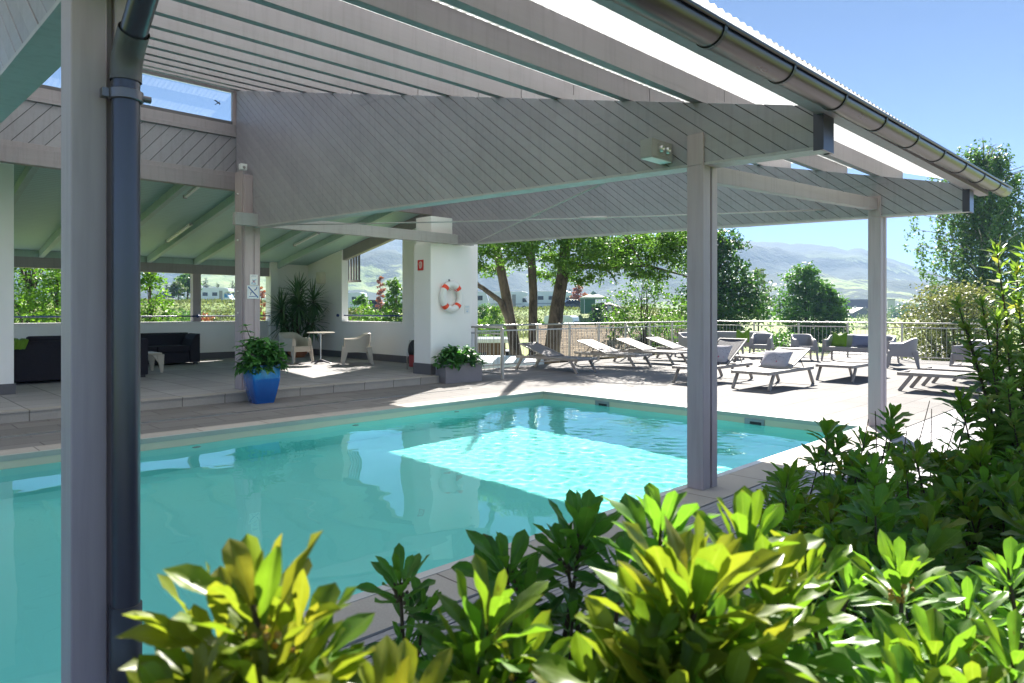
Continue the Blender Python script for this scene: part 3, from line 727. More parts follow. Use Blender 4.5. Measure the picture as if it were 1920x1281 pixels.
# ------------------------------------------------------------ moulded resin armchairs and sofas
plain('resin_grey', (.31, .285, .28, 1), .5, var=.05, vs_=4, bmp=.06); plain('resin_cream', (.50, .455, .385, 1), .45, var=.04, vs_=4, bmp=.06)
def shell_seat(width, mat, name, label, cat, group, depth=.60):
    """one-piece moulded chair: wrap-round back and arms, thick seat, four flared legs. front = -y"""
    root = empty(name, label=label, cat=cat, group=group)
    W = width/2; D0, D1 = -depth*.46, depth*.50; zs = .40; zback = .74; zarm = .62
    # wall path, from front of left arm round the back to front of right arm
    pts = []; R = .20
    pts += [(-W, D0+(D1-R-D0)*i/6) for i in range(7)]
    pts += [(-W+R-R*cos(a), D1-R+R*sin(a)) for a in np.linspace(0, pi/2, 6)[1:]]
    nb = max(4, int(width/.12)); pts += [(-W+R+(2*W-2*R)*i/nb, D1) for i in range(1, nb)]
    pts += [(-x, y) for x, y in pts[::-1] if True][0 if pts[-1][0] < -1e-6 else 1:]
    out = []
    seen = set()
    for q in pts:
        k = (round(q[0], 4), round(q[1], 4))
        if k not in seen: seen.add(k); out.append(q)
    pts = out; n = len(pts)
    def top(i):
        x, y = pts[i]; u = (y-D0)/(D1-D0)
        return zarm+(zback-zarm)*sstep(.42, .97, u)-.015*(1-u)
    mb = MB(); v = []
    for i, (x, y) in enumerate(pts):
        a = pts[max(i-1, 0)]; b = pts[min(i+1, n-1)]; tx, ty = b[0]-a[0], b[1]-a[1]; l = sqrt(tx*tx+ty*ty); nx_, ny_ = ty/l, -tx/l   # inward normal
        if nx_*(-x)+ny_*(-y+.0) < 0: nx_, ny_ = -nx_, -ny_
        u = (y-D0)/(D1-D0); t_ = .05+.03*(1-u); zt = top(i); lean = .06*float(sstep(.6, 1, u)); fl = -.02
        prof = [(fl*1.4, .30), (fl*.6, .45), (-lean*.5, zt-.03), (-lean*.6+.012, zt-.004), (-lean*.6+t_*.5, zt+.004), (t_-lean*.45, zt-.012), (t_+.02, zt-.06), (t_+.03, zs+.02), (t_+.03, .33)]
        v += [(x+nx_*o, y+ny_*o, z) for o, z in prof]
    m_ = 9; f = [(i*m_+j, (i+1)*m_+j, (i+1)*m_+j+1, i*m_+j+1) for i in range(n-1) for j in range(m_-1)]
    f += [tuple(range(m_))[::-1], tuple((n-1)*m_+j for j in range(m_))]
    mb.add(v, f); mb.build('back_shell', mat, root, auto=50)
    b = MB(); b.grid(lambda u, q: ((u-.5)*2*(W-.03), D0-.03+(D1-D0)*q, zs-.02*sin(pi*u)+.02*(1-q)-.0), 8, 6)
    ft = []
    b2 = MB()
    b2.prism([(-(W-.01), D0-.02, .28), (W-.01, D0-.02, .28), (W-.02, D0-.03, zs+.015), (-(W-.02), D0-.03, zs+.015)], (0, .03, 0))
    b2.prism([(-(W-.03), D0, .33), (W-.03, D0, .33), (W-.03, D0, zs), (-(W-.03), D0, zs)], (0, D1-D0-.06, 0))
    b2.build('seat', mat, root, bevel=.012)
    for sx in (-1, 1):
        for (y0, y1, f0) in ((D0, D0-.05, 1), (D1-.05, D1+.05, 0)):
            x0 = sx*(W-.03); q = MB()
            q.bar((x0, y0+.02, .42), (x0+sx*.035, y1+.0, 0), .05, .13, up=(0, 1, .1), w2=.04, h2=.055)
            # web flaring into the seat front
            q.prism([(x0-sx*.02, y0+.01, .405), (x0-sx*.14, y0+.012, .40), (x0-sx*.13, y0+.012, .345), (x0-sx*.03, y0+.01, .24)], (0, .035, 0))
            q.build('leg', mat, root, bevel=.012)
    return root
CH = {}
def chair(x, y, rz, label, mat='resin_grey', z=0, group='moulded armchairs on the terrace'):
    if mat not in CH: o = CH[mat] = shell_seat(.60, M[mat], 'armchair', label, 'armchair', group)
    else: o = copy_tree(CH[mat])
    o['label'] = label; o['group'] = group; o.location = (x, y, z); o.rotation_euler = (0, 0, rz); return o
# rz: front (-y) turned; facing -x is rz=-90
chair(18.95, 11.25, RAD(-20), 'grey moulded armchair peeping out beside the pool side post near the fence row')
chair(19.95, 9.42, RAD(-75), 'grey moulded armchair beside the sofa with only a green cushion')
chair(19.9, 8.15, RAD(-52), 'grey moulded armchair facing the pool beside the sofa with green and blue cushions')
chair(18.85, 5.28, RAD(-165), 'grey moulded armchair turned with its back to the shrubs')
chair(18.6, 3.75, RAD(-120), 'grey moulded armchair mostly hidden by the tall shrub at the terrace end')
sofa = shell_seat(1.75, M['resin_grey'], 'outdoor_sofa', 'grey moulded sofa with one green and one blue grey cushion', 'sofa', 'moulded sofas on the terrace', .68)
sofa.location = (20.25, 6.75, 0); sofa.rotation_euler = (0, 0, RAD(-90))
s2 = copy_tree(sofa); s2.location = (20.75, 10.55, 0); s2.rotation_euler = (0, 0, RAD(-70)); s2['label'] = 'grey moulded sofa with a single green cushion, partly behind the post'
cushion('cushion', 'green_cloth', (20.26, 7.28, .61), .42, .42, .15, -H, RAD(-16), 'lime green cushion on the sofa beside the blue grey one', .22)['group'] = CU
cushion('cushion', 'blue_grey_cloth', (20.26, 6.62, .58), .66, .34, .15, -H, RAD(-16), 'long blue grey cushion on the outdoor sofa')['group'] = CU
cushion('cushion', 'green_cloth', (20.62, 10.36, .62), .42, .42, .15, RAD(-70), RAD(-16), 'lime green cushion alone on the sofa near the post', .25)['group'] = CU
def resin_table(loc, rz, sx, sy, h, mat, label):
    t_ = empty('coffee_table', loc, rz, label, 'coffee table')
    b = MB(); b.box(-sx/2, sx/2, -sy/2, sy/2, h-.045, h); b.build('table_top', mat, t_, bevel=.014)
    for i in (-1, 1):
        for j in (-1, 1):
            q = MB(); x, y = i*(sx/2-.03), j*(sy/2-.035)
            q.bar((x, y, h-.04), (x+i*.02, y+j*.025, 0), .05, .15, up=(1, 0, 0), w2=.04, h2=.055)
            q.prism([(x-i*.02, y-.02, h-.044), (x-i*.17, y-.02, h-.044), (x-i*.13, y-.02, h-.09), (x-i*.03, y-.02, h-.22)], (0, .04, 0))
            q.build('leg', mat, t_, bevel=.01)
    return t_
resin_table((18.9, 9.85, 0), RAD(15), .75, .55, .41, M['resin_grey'], 'low grey resin table in front of the sofa near the post')
resin_table((4.45, 15.45, PZ), 0, .85, .62, .41, M['resin_cream'], 'cream resin coffee table by the black sofas')
# lounge: bistro set
G2 = 'cream armchairs in the lounge'
chair(8.08, 15.72, RAD(15), 'cream moulded armchair facing the pool in front of the potted yucca', 'resin_cream', PZ, G2)
chair(8.95, 14.3, RAD(-118), 'cream moulded armchair turned side on beside the round bistro table', 'resin_cream', PZ, G2)
bt = empty('bistro_table', (8.4, 15.0, PZ), 0, 'round pale bistro table on a slim steel column', 'table')
b = MB(); b.lathe([(0, .735), (.31, .735), (.325, .742), (.325, .756), (.31, .762), (0, .762)], 36); b.build('table_top', plain('table_top', (.50, .46, .40, 1), .3, var=.1, vs_=8), bt, auto=40)
b = MB(); b.tube([(0, 0, .06), (0, 0, .735)], .022, 14); b.lathe([(.09, .715), (.09, .734), (.0, .734)], 14); b.build('column', M['steel'], bt, auto=40)
b = MB()
for k in range(4):
    a = k*pi/2+.5; b.bar((.02*cos(a), .02*sin(a), .08), (.27*cos(a), .27*sin(a), .018), .05, .05, w2=.035, h2=.02)
b.lathe([(0, .10), (.035, .10), (.05, .05), (.05, .03), (0, .03)], 14); b.build('foot', M['clamp_grey'], bt, bevel=.004)
# black lounge sofas
plain('black_fabric', (.022, .02, .028, 1), .85, var=.25, vs_=30, bmp=.35, bs=260, spec=.25)
def block_sofa(name, loc, rz, w_, label, arms=(1, 1), d=.92, cushions=2, back_c=False):
    s = empty(name, loc, rz, label, 'sofa', 'black lounge sofas')
    b = MB(); b.box(-w_/2+(.24 if arms[0] else 0)+.003, w_/2-(.24 if arms[1] else 0)-.003, -d/2+.02, d/2-.26, .05, .30); b.build('base', M['black_fabric'], s, bevel=.02)
    x0 = -w_/2+(.24 if arms[0] else 0); x1 = w_/2-(.24 if arms[1] else 0); n = cushions
    for k in range(n):
        a = x0+(x1-x0)*k/n+.004; c = x0+(x1-x0)*(k+1)/n-.004
        b = MB(); b.box(a, c, -d/2, d/2-.26, .302, .45); b.build('seat_cushion', M['black_fabric'], s, bevel=.03)
    b = MB(); b.prism([(-w_/2, d/2, .05), (-w_/2, d/2-.25, .05), (-w_/2, d/2-.20, .70), (-w_/2, d/2-.14, .74), (-w_/2, d/2-.03, .74), (-w_/2, d/2, .71)], (w_, 0, 0)); b.build('backrest', M['black_fabric'], s, bevel=.02)
    if back_c:
        for k in range(2): b = MB(); a = -w_/2+.3+(w_-.6)*k/2; b.box(a+.01, a+(w_-.6)/2-.01, d/2-.40, d/2-.215, .46, .82); b.build('back_cushion', M['black_fabric'], s, bevel=.04)
    for sx, on in ((-1, arms[0]), (1, arms[1])):
        if on:
            xa = sx*w_/2; b = MB(); b.prism([(xa, -d/2-.01, .05), (xa-sx*.235, -d/2-.01, .05), (xa-sx*.235, -d/2-.01, .40), (xa-sx*.17, -d/2-.01, .60), (xa-sx*.10, -d/2-.01, .70), (xa, -d/2-.01, .735)], (0, d-.265, 0)); b.build('armrest', M['black_fabric'], s, bevel=.02)
    for sx in (-1, 1):
        for sy in (-1, 1):
            b = MB(); b.box(sx*(w_/2-.08)-.04, sx*(w_/2-.08)+.04, sy*(d/2-.08)-.04, sy*(d/2-.08)+.04, 0, .049); b.build('foot', M['dark_metal'], s)
    return s
block_sofa('lounge_sofa', (5.0, 17.4, PZ), 0, 2.6, 'black block sofa with rounded arm under the long window opening', cushions=3)
block_sofa('lounge_sofa', (3.25, 14.75, PZ), pi, 2.2, 'black block sofa seen from behind next to the white pier', cushions=2, back_c=True)
b = MB()   # extra back cushions seen above the sofa back
# green throw
def throw():
    mb = MB()
    def fn(u, v):
        s = v*1.0; x = 4.0-1.85+.0-(u-.5)*.0
        # strip laid over the sofa back; s runs front to back over the top
        if s < .35: y, z = 14.735+.0, .62+s/.35*.275
        elif s < .6: y, z = 14.735-(s-.35)/.25*.46, .90
        else: y, z = 14.27, .90-(s-.6)/.4*.16
        w_ = 2.17+u*.27*(1-.55*max(0, s-.6)); wr = .012*sin(u*14+s*3)+.01*sin(u*31+1)
        return (w_, y-(.012 if s > .6 else 0)-abs(wr)*(s > .6), z+.006+wr*(.35 <= s <= .6)+abs(wr)*.5)
    mb.grid(fn, 22, 26); o = mb.build('throw_blanket', M['green_cloth'], smooth=True, solid=.006)
    tag(o, 'lime green blanket thrown over the corner of the black sofa', 'blanket')
throw()
# ------------------------------------------------------------ fences round the terrace
plain('rail_steel', (.48, .46, .44, 1), .38, metal=.75, var=.08, bmp=.04); plain('fence_post', (.52, .49, .44, 1), .45, metal=.25, var=.06)
def fence(name, pts, label, h=1.06, bars=.125, skip_first=False):
    """pts: post positions in order"""
    root = empty(name, tuple(pts[0])+(0,), label=label, cat='fence')
    o_ = Vector((pts[0][0], pts[0][1], 0)); rl = MB(); br = MB()
    V = [Vector((p[0], p[1], 0)) for p in pts]
    for i, p in enumerate(V):
        if skip_first and i == 0: continue
        b = MB(); q = p-o_; b.box(q.x-.025, q.x+.025, q.y-.025, q.y+.025, -.12, h-.02); b.box(q.x-.035, q.x+.035, q.y-.035, q.y+.035, -.14, -.121); b.build('post', M['fence_post'], root, bevel=.004)
    rl.tube([p-o_+Vector((0, 0, h)) for p in V], .022, 10)
    for a, c in zip(V, V[1:]):
        d = (c-a); L = d.length; d.normalize()
        for z in (.09, h-.13): rl.bar(a-o_+d*.025+Vector((0, 0, z)), c-o_-d*.025+Vector((0, 0, z)), .012, .03)
        n = int(L/bars)
        for k in range(1, n):
            q = a-o_+d*(L*k/n); br.tube([q+Vector((0, 0, .1)), q+Vector((0, 0, h-.135))], .005, 6, cap=False)
    rl.build('rail', M['rail_steel'], root, auto=40); br.build('bar_infill', M['rail_steel'], root, smooth=True)
    return root
FY, FX = 12.2, 22.1
pts = [(10.35, FY)]+[(11.75+1.28*i, FY) for i in range(8)]+[(FX, FY)]+[(FX, FY-1.5*i) for i in range(1, 9)]
fence('terrace_fence', pts, 'long steel bar fence with round handrail round the outer edge of the terrace')
fence('gate_fence', [(9.97, 12.0), (9.97, 11.15), (9.97, 10.33)], 'short steel bar fence between the white pillar and the first lounger', skip_first=True)
# ------------------------------------------------------------ plants in pots
def leaf_mat(name, cols, trans=.3, rough=.4, vein=True, spec=.5):
    m, t, p, o = new_mat(name)
    at = N(t, 'ShaderNodeAttribute'); at.attribute_name = 'tone'
    c = ramp(t, at.outputs['Fac'], [(i/(len(cols)-1), k) for i, k in enumerate(cols)])
    co = objco(t); c = mix(t, .6, c, ramp(t, noise(t, co, 45, 3), [(.3, (.72, .75, .7)), (.7, (1.2, 1.18, 1.15))]), 'MULTIPLY')
    if vein:
        uv = N(t, 'ShaderNodeUVMap'); sx = N(t, 'ShaderNodeSeparateXYZ'); t.links.new(uv.outputs[0], sx.inputs[0])
        mid = mathn(t, 'ABSOLUTE', mathn(t, 'SUBTRACT', sx.outputs[1], .5))
        vn = ramp(t, mid, [(.0, (1, 1, 1)), (.035, (0, 0, 0))])
        side = mathn(t, 'FRACT', mathn(t, 'ADD', mathn(t, 'MULTIPLY', sx.outputs[0], 9), mathn(t, 'MULTIPLY', mid, -6)))
        sv = ramp(t, side, [(.0, (.35, .35, .35)), (.07, (0, 0, 0))])
        c = mix(t, mathn(t, 'MULTIPLY', mathn(t, 'MAXIMUM', vn, sv), .55), c, mix(t, .5, c, (.35, .45, .12, 1)))
        e = mathn(t, 'MAXIMUM', mathn(t, 'SUBTRACT', sx.outputs[0], .5), mathn(t, 'MULTIPLY', mid, .9)); tip = ramp(t, mathn(t, 'ADD', e, mathn(t, 'MULTIPLY', noise(t, co, 16, 3), .45)), [(.70, (0, 0, 0)), (.78, (1, 1, 1))])
        c = mix(t, mathn(t, 'MULTIPLY', tip, .7), c, (.16, .11, .025, 1))
        spot = ramp(t, noise(t, co, 110, 2), [(.70, (0, 0, 0)), (.74, (1, 1, 1))]); c = mix(t, mathn(t, 'MULTIPLY', spot, .5), c, (.10, .075, .02, 1))
    t.links.new(c, p.inputs['Base Color']); p.inputs['Roughness'].default_value = rough; p.inputs['Specular IOR Level'].default_value = spec
    tr = N(t, 'ShaderNodeBsdfTranslucent'); t.links.new(mix(t, 1, c, (1.6, 1.65, .85, 1), 'MULTIPLY'), tr.inputs[0])
    mx = N(t, 'ShaderNodeMixShader'); mx.inputs[0].default_value = trans
    t.links.new(p.outputs[0], mx.inputs[1]); t.links.new(tr.outputs[0], mx.inputs[2]); t.links.new(mx.outputs[0], o.inputs[0]); MATS[name] = m; return m
PROF = {'obovate': lambda t: np.maximum(1e-3, (t**.85)*np.maximum(0, 1-t**5.5)**.62*1.15+.045*(1-t)), 'ovate': lambda t: np.maximum(1e-3, np.sin(pi*np.clip(t, 0, 1)**.72)*(1-.25*t)), 'sword': lambda t: np.maximum(1e-3, (.75+.5*t-.25*t*t)*np.maximum(0, 1-t**4))}
def leaves(name, parent, mat, pos, dirs, ups, lens, wids, tones, shape='obovate', nl=6, nw=4, curl=.25, fold=.22, wave=.03, seed=0, loc=None):
    """many real leaves as one mesh: each a curved, folded blade. pos/dirs/ups (n,3) arrays"""
    rng = np.random.RandomState(seed); n = len(pos)
    pos = np.asarray(pos, float); D = np.asarray(dirs, float); D = D/np.linalg.norm(D, axis=1, keepdims=True)
    U = np.asarray(ups, float); S = np.cross(D, U); S /= np.maximum(1e-6, np.linalg.norm(S, axis=1, keepdims=True)); U = np.cross(S, D)
    t = np.linspace(0, 1, nl+1); s = np.linspace(-1, 1, nw+1)
    T, Sg = np.meshgrid(t, s, indexing='ij'); T = T.ravel(); Sg = Sg.ravel()
    half = PROF[shape](T)
    L = np.asarray(lens)[:, None]; W = np.asarray(wids)[:, None]*.5
    cu = curl*rng.uniform(.2, 1.8, (n, 1))*np.where(rng.rand(n, 1) < .12, -.6, 1); fo = fold*rng.uniform(.3, 1.6, (n, 1)); ph = rng.uniform(0, 6.28, (n, 1))
    along = L*T[None]*(1-.15*cu*T[None]); across = W*half[None]*Sg[None]*(1-.12*fo)
    lift = -cu*L*T[None]**2*.9+fo*W*half[None]*np.abs(Sg[None])*1.0+wave*L*np.sin(T[None]*9+ph+Sg[None]*1.5)*np.abs(Sg[None])*half[None]
    V = pos[:, None, :]+D[:, None, :]*along[..., None]+S[:, None, :]*across[..., None]+U[:, None, :]*lift[..., None]
    k = (nl+1)*(nw+1); V = V.reshape(-1, 3)
    idx = np.arange(k).reshape(nl+1, nw+1); q = np.stack([idx[:-1, :-1], idx[1:, :-1], idx[1:, 1:], idx[:-1, 1:]], -1).reshape(-1, 4)
    Q = (q[None]+(np.arange(n)*k)[:, None, None]).reshape(-1, 4)
    me = bpy.data.meshes.new(name); nv, nf = len(V), len(Q)
    me.vertices.add(nv); me.vertices.foreach_set('co', V.ravel()); me.loops.add(nf*4); me.loops.foreach_set('vertex_index', Q.ravel().astype(np.int32))
    me.polygons.add(nf); me.polygons.foreach_set('loop_start', np.arange(0, nf*4, 4, dtype=np.int32)); me.polygons.foreach_set('loop_total', np.full(nf, 4, dtype=np.int32))
    me.polygons.foreach_set('use_smooth', np.ones(nf, dtype=bool)); me.update(calc_edges=True)
    at = me.attributes.new('tone', 'FLOAT', 'POINT'); at.data.foreach_set('value', np.repeat(np.asarray(tones, float), k))
    uv = me.uv_layers.new(name='UVMap'); UVv = np.tile(np.stack([T, Sg*.5+.5], -1), (n, 1)); uv.data.foreach_set('uv', UVv[Q.ravel()].ravel())
    me.materials.append(mat); me.validate(); return link(name, me, parent, loc)
leaf_mat('hydrangea_leaf', [(.025, .09, .02), (.055, .19, .04), (.10, .29, .07)], .3, .38)
leaf_mat('yucca_leaf', [(.025, .075, .03), (.05, .13, .05), (.10, .19, .07)], .2, .4)
plain('stem_green', (.06, .09, .03, 1), .6); plain('stem_brown', (.07, .045, .03, 1), .8, var=.3, vs_=30, bmp=.4)
def bushy(parent, c, rx, ry, rz, n, L, seed, extra=()):
    r = np.random.RandomState(seed); pos = []; dr = []; up = []; ln = []; wd = []; tn = []
    st = MB()
    for i in range(n):
        a = r.uniform(0, 2*pi); u = r.uniform(-.25, 1); rr = sqrt(max(0, 1-u*u*.9))*r.uniform(.45, 1)
        tip = np.array([c[0]+rx*rr*cos(a), c[1]+ry*rr*sin(a), c[2]+rz*(.15+.85*max(u, 0))*r.uniform(.7, 1)+min(u, 0)*.2])
        base = np.array([c[0]+rx*.3*rr*cos(a), c[1]+ry*.3*rr*sin(a), c[2]])
        st.tube([base, base*.5+tip*.5+[0, 0, .03], tip], .004, 5)
        for k in range(5):
            b = a+r.uniform(-1.3, 1.3) if k else r.uniform(0, 6.28); el = r.uniform(-.45, .55)
            d = np.array([cos(b)*cos(el), sin(b)*cos(el), sin(el)]); pos.append(tip+r.uniform(-.02, .02, 3)-[0, 0, k*.012]); dr.append(d); up.append([r.uniform(-.3, .3), r.uniform(-.3, .3), 1])
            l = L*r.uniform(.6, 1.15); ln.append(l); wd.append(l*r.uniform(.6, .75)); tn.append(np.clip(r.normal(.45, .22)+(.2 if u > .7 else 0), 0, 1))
    for (p_, h) in extra:
        p_ = np.array(p_, float); st.tube([[c[0], c[1], c[2]], (p_+[c[0], c[1], c[2]])*.5, p_], .006, 6)
        for lev in range(2):
            for k in range(4):
                b = k*pi/2+lev*.7; d = np.array([cos(b)*.85, sin(b)*.85, .35]); pos.append(p_-[0, 0, lev*h]); dr.append(d); up.append([0, 0, 1]); l = L*(.75+.25*lev); ln.append(l); wd.append(l*.62); tn.append(.55)
    leaves('foliage', parent, M['hydrangea_leaf'], pos, dr, up, ln, wd, tn, 'ovate', 5, 4, .35, .25, .03, seed)
    st.build('stems', M['stem_green'], parent, smooth=True)
# glazed blue pot
m, t, p, o = new_mat('blue_glaze'); co = objco(t); sx = N(t, 'ShaderNodeSeparateXYZ'); t.links.new(co, sx.inputs[0])
f = noise(t, objco(t, (3, 3, 1)), 3, 6, .7); h = mathn(t, 'ADD', sx.outputs[2], mathn(t, 'MULTIPLY', mathn(t, 'SUBTRACT', f, .5), .35))
t.links.new(ramp(t, h, [(.12, (.003, .075, .30)), (.36, (.004, .13, .46)), (.50, (.02, .28, .62)), (.57, (.02, .13, .38))]), p.inputs['Base Color']); p.inputs['Roughness'].default_value = .14; p.inputs['Coat Weight'].default_value = .5
bump(t, f, .15, .01, p); MATS['blue_glaze'] = m
def square_pot(root, w0, w1, wm, h, mat, name='pot'):
    prof = [(0, w0), (.012, w0+.005)]+[(h*u, w0+(wm-w0)*min(1, u/.62)**.8 if u < .62 else wm+(w1-wm)*((u-.62)/.38)) for u in np.linspace(.1, 1, 12)]
    lv = []; mb = MB(); K = 8
    def ring(z, w_):
        r = .035; out = []
        for cx, cy, a0 in ((1, 1, 0), (-1, 1, pi/2), (-1, -1, pi), (1, -1, 1.5*pi)):
            for k in range(4): a = a0+k*pi/6; out.append((cx*(w_/2-r)+r*cos(a), cy*(w_/2-r)+r*sin(a), z))
        return out
    rings = [ring(z, w_) for z, w_ in prof]+[ring(h, w1-.06), ring(h-.07, w1-.07)]
    n = 16; v = [q for rg in rings for q in rg]
    f_ = [(i*n+k, i*n+(k+1) % n, (i+1)*n+(k+1) % n, (i+1)*n+k) for i in range(len(rings)-1) for k in range(n)]+[tuple(range(n))[::-1]]
    mb.add(v, f_); mb.build(name, mat, root, auto=45)
    b = MB(); b.add(ring(h-.06, w1-.065), [tuple(range(n))]); b.build('soil', M['soil'], root)
bp = empty('potted_hydrangea', (4.72, 10.22, 0), RAD(-3), 'leafy hydrangea in a tall square blue glazed pot at the step', 'potted plant')
square_pot(bp, .29, .43, .43, .585, M['blue_glaze'])
bushy(bp, (0, 0, .54), .33, .33, .47, 120, .155, 11, extra=[((-.2, .12, 1.17), .09), ((-.30, .02, .93), .07)])
pl = empty('planter_hydrangea', (8.9, 10.47, 0), RAD(-9), 'low dense hydrangea in a long grey trough by the white pillar', 'potted plant')
plain('trough_grey', (.22, .20, .215, 1), .45, var=.06)
b = MB(); b.box(-.42, .42, -.2, .2, .0, .35); b.box(-.42, .42, -.2, -.17, .3505, .385); b.box(-.42, .42, .17, .2, .3505, .385); b.box(-.42, -.39, -.17, .17, .3505, .385); b.box(.39, .42, -.17, .17, .3505, .385); b.build('trough', M['trough_grey'], pl, bevel=.004)
b = MB(); b.box(-.388, .388, -.168, .168, .351, .365); b.build('soil', M['soil'], pl)
bushy(pl, (0, 0, .36), .52, .35, .38, 170, .14, 12)
# yucca in the lounge corner
yu = empty('potted_yucca', (9.15, 17.6, PZ), 0, 'tall yucca with sword shaped leaves in a terracotta pot in the lounge corner', 'potted plant')
plain('terracotta', (.33, .13, .06, 1), .7, var=.12)
b = MB(); b.lathe([(0, 0), (.17, 0), (.25, .10), (.28, .24), (.30, .26), (.30, .30), (.27, .30), (.26, .27), (0, .27)], 28); b.build('pot', M['terracotta'], yu, auto=40)
st = MB(); pos = []; dr = []; up = []; ln = []; wd = []; tn = []; r = np.random.RandomState(4)
for (hx, hy, hz, k) in ((0, 0, 1.72, 100), (.40, -.15, 1.55, 90), (-.42, .1, 1.3, 90), (.2, .3, 1.2, 80), (-.15, -.35, 1.45, 80), (.5, .05, .95, 44), (-.5, -.2, .9, 44), (.12, -.4, .95, 40), (-.25, -.2, 1.05, 40)):
    st.tube([(hx*.2, hy*.2, .25), (hx*.6, hy*.6, .25+hz*.35), (hx, hy, hz)], [.045, .038, .03], 8)
    for i in range(k):
        a = i*2.4+r.uniform(-.2, .2); el = RAD(82-150*(i/k)**.85)+r.uniform(-.15, .15); d = np.array([cos(a)*cos(el), sin(a)*cos(el), sin(el)])
        pos.append([hx, hy, hz+.05-.16*i/k]); dr.append(d); up.append([0, 0, 1] if abs(el) < 1.2 else [cos(a), sin(a), .3]); ln.append(r.uniform(.42, .66)); wd.append(r.uniform(.036, .052)); tn.append(np.clip(r.normal(.5, .25), 0, 1))
leaves('foliage', yu, M['yucca_leaf'], pos, dr, up, ln, wd, tn, 'sword', 6, 2, .22, .5, 0, 9); st.build('stems', M['stem_brown'], yu, smooth=True)
# ------------------------------------------------------------ small fittings
# signs on the lounge post (face -y at y=10.848)
def sign_board(name, x, z, w_, h_, y, label, cat='sign'):
    s = empty(name, (x, y, z), 0, label, cat)
    b = MB(); b.box(-w_/2, w_/2, -.006, 0, -h_/2, h_/2); b.build('board', M['white_plastic'], s, bevel=.001); return s
def flat(s, name, mat, polys, y=-.0085, th=.002):
    b = MB()
    for q in polys: b.prism([(a, y, c) for a, c in q], (0, th, 0))
    return b.build(name, mat, s)
def strip(pts, w_):
    out = []
    for (x0, z0), (x1, z1) in zip(pts, pts[1:]):
        dx, dz = x1-x0, z1-z0; l = sqrt(dx*dx+dz*dz); nx_, nz = -dz/l*w_/2, dx/l*w_/2
        out.append([(x0-nx_, z0-nz), (x1-nx_, z1-nz), (x1+nx_, z1+nz), (x0+nx_, z0+nz)])
    return out
plain('sign_blue', srgb(25, 75, 140), .4, var=.03, bmp=0); plain('sign_pale_blue', srgb(165, 190, 215), .5, var=.05, bmp=0); plain('sign_red', srgb(205, 30, 35), .4, var=.03, bmp=0); plain('sign_grey', srgb(160, 165, 175), .5, bmp=0); plain('sign_white', (.8, .8, .8, 1), .4, var=.02, bmp=0)
sg = sign_board('no_diving_sign', 4.865, 1.71, .20, .215, 10.846, 'square white no diving sign with a blue slash on the lounge post')
flat(sg, 'border_line', M['sign_pale_blue'], strip([(-.085, -.092), (.085, -.092), (.085, .092), (-.085, .092), (-.085, -.092)], .005))
flat(sg, 'slash', M['sign_blue'], strip([(-.082, .085), (.078, -.085)], .017), -.0105)
flat(sg, 'diver_figure', M['sign_blue'], strip([(.06, .085), (.055, .06), (.04, .045), (.015, .03)], .013)+strip([(-.02, .005), (-.04, -.012), (-.045, -.045)], .009)+strip([(-.04, -.012), (-.055, -.008)], .006)+strip([(-.07, -.068), (.04, -.068)], .009))
sg = sign_board('notice', 4.875, 1.91, .13, .17, 10.846, 'small white notice with a red cross above the no diving sign')
flat(sg, 'figure', M['sign_pale_blue'], strip([(-.04, -.065), (.015, .0), (.042, .005)], .018)+strip([(-.022, .005), (.03, -.065)], .018)+strip([(-.02, -.07), (.03, -.07)], .012))
flat(sg, 'cross', M['sign_red'], strip([(-.018, -.012), (.02, -.048)], .004)+strip([(-.018, -.048), (.02, -.012)], .004), -.0105)
flat(sg, 'heading', M['sign_grey'], strip([(-.035, .07), (.045, .07)], .006)+strip([(-.04, .052), (.04, .052)], .006))
sg = sign_board('fire_hose_sign', 8.0, 2.43, .19, .21, 10.0, 'red fire hose sign with a white symbol on the pillar', 'sign')
for c in list(KIDS[sg.name]): c.data.materials[0] = M['sign_red']
sg.location = (8.447, 11.12, 2.33); sg.rotation_euler = (0, 0, -H)
flat(sg, 'hose_symbol', M['sign_white'], strip([(-.03, -.065), (-.03, -.01), (-.045, .02), (-.03, .055), (.01, .068), (.04, .05), (.045, .0), (.03, -.04), (.0, -.065), (-.005, -.02), (.012, .02), (.01, .05)], .014))
sg = sign_board('small_notice', 9.40, 1.44, .14, .17, 10.797, 'small pale notice with a blue symbol beside the lifebuoy')
flat(sg, 'print', M['sign_pale_blue'], strip([(-.05, .06), (.05, .06)], .006)+strip([(-.05, .045), (.04, .045)], .005)+strip([(-.05, .0), (.05, .0)], .004)+strip([(-.03, -.03), (.0, -.05), (.03, -.03)], .008)+strip([(0, -.02), (0, -.06)], .012))
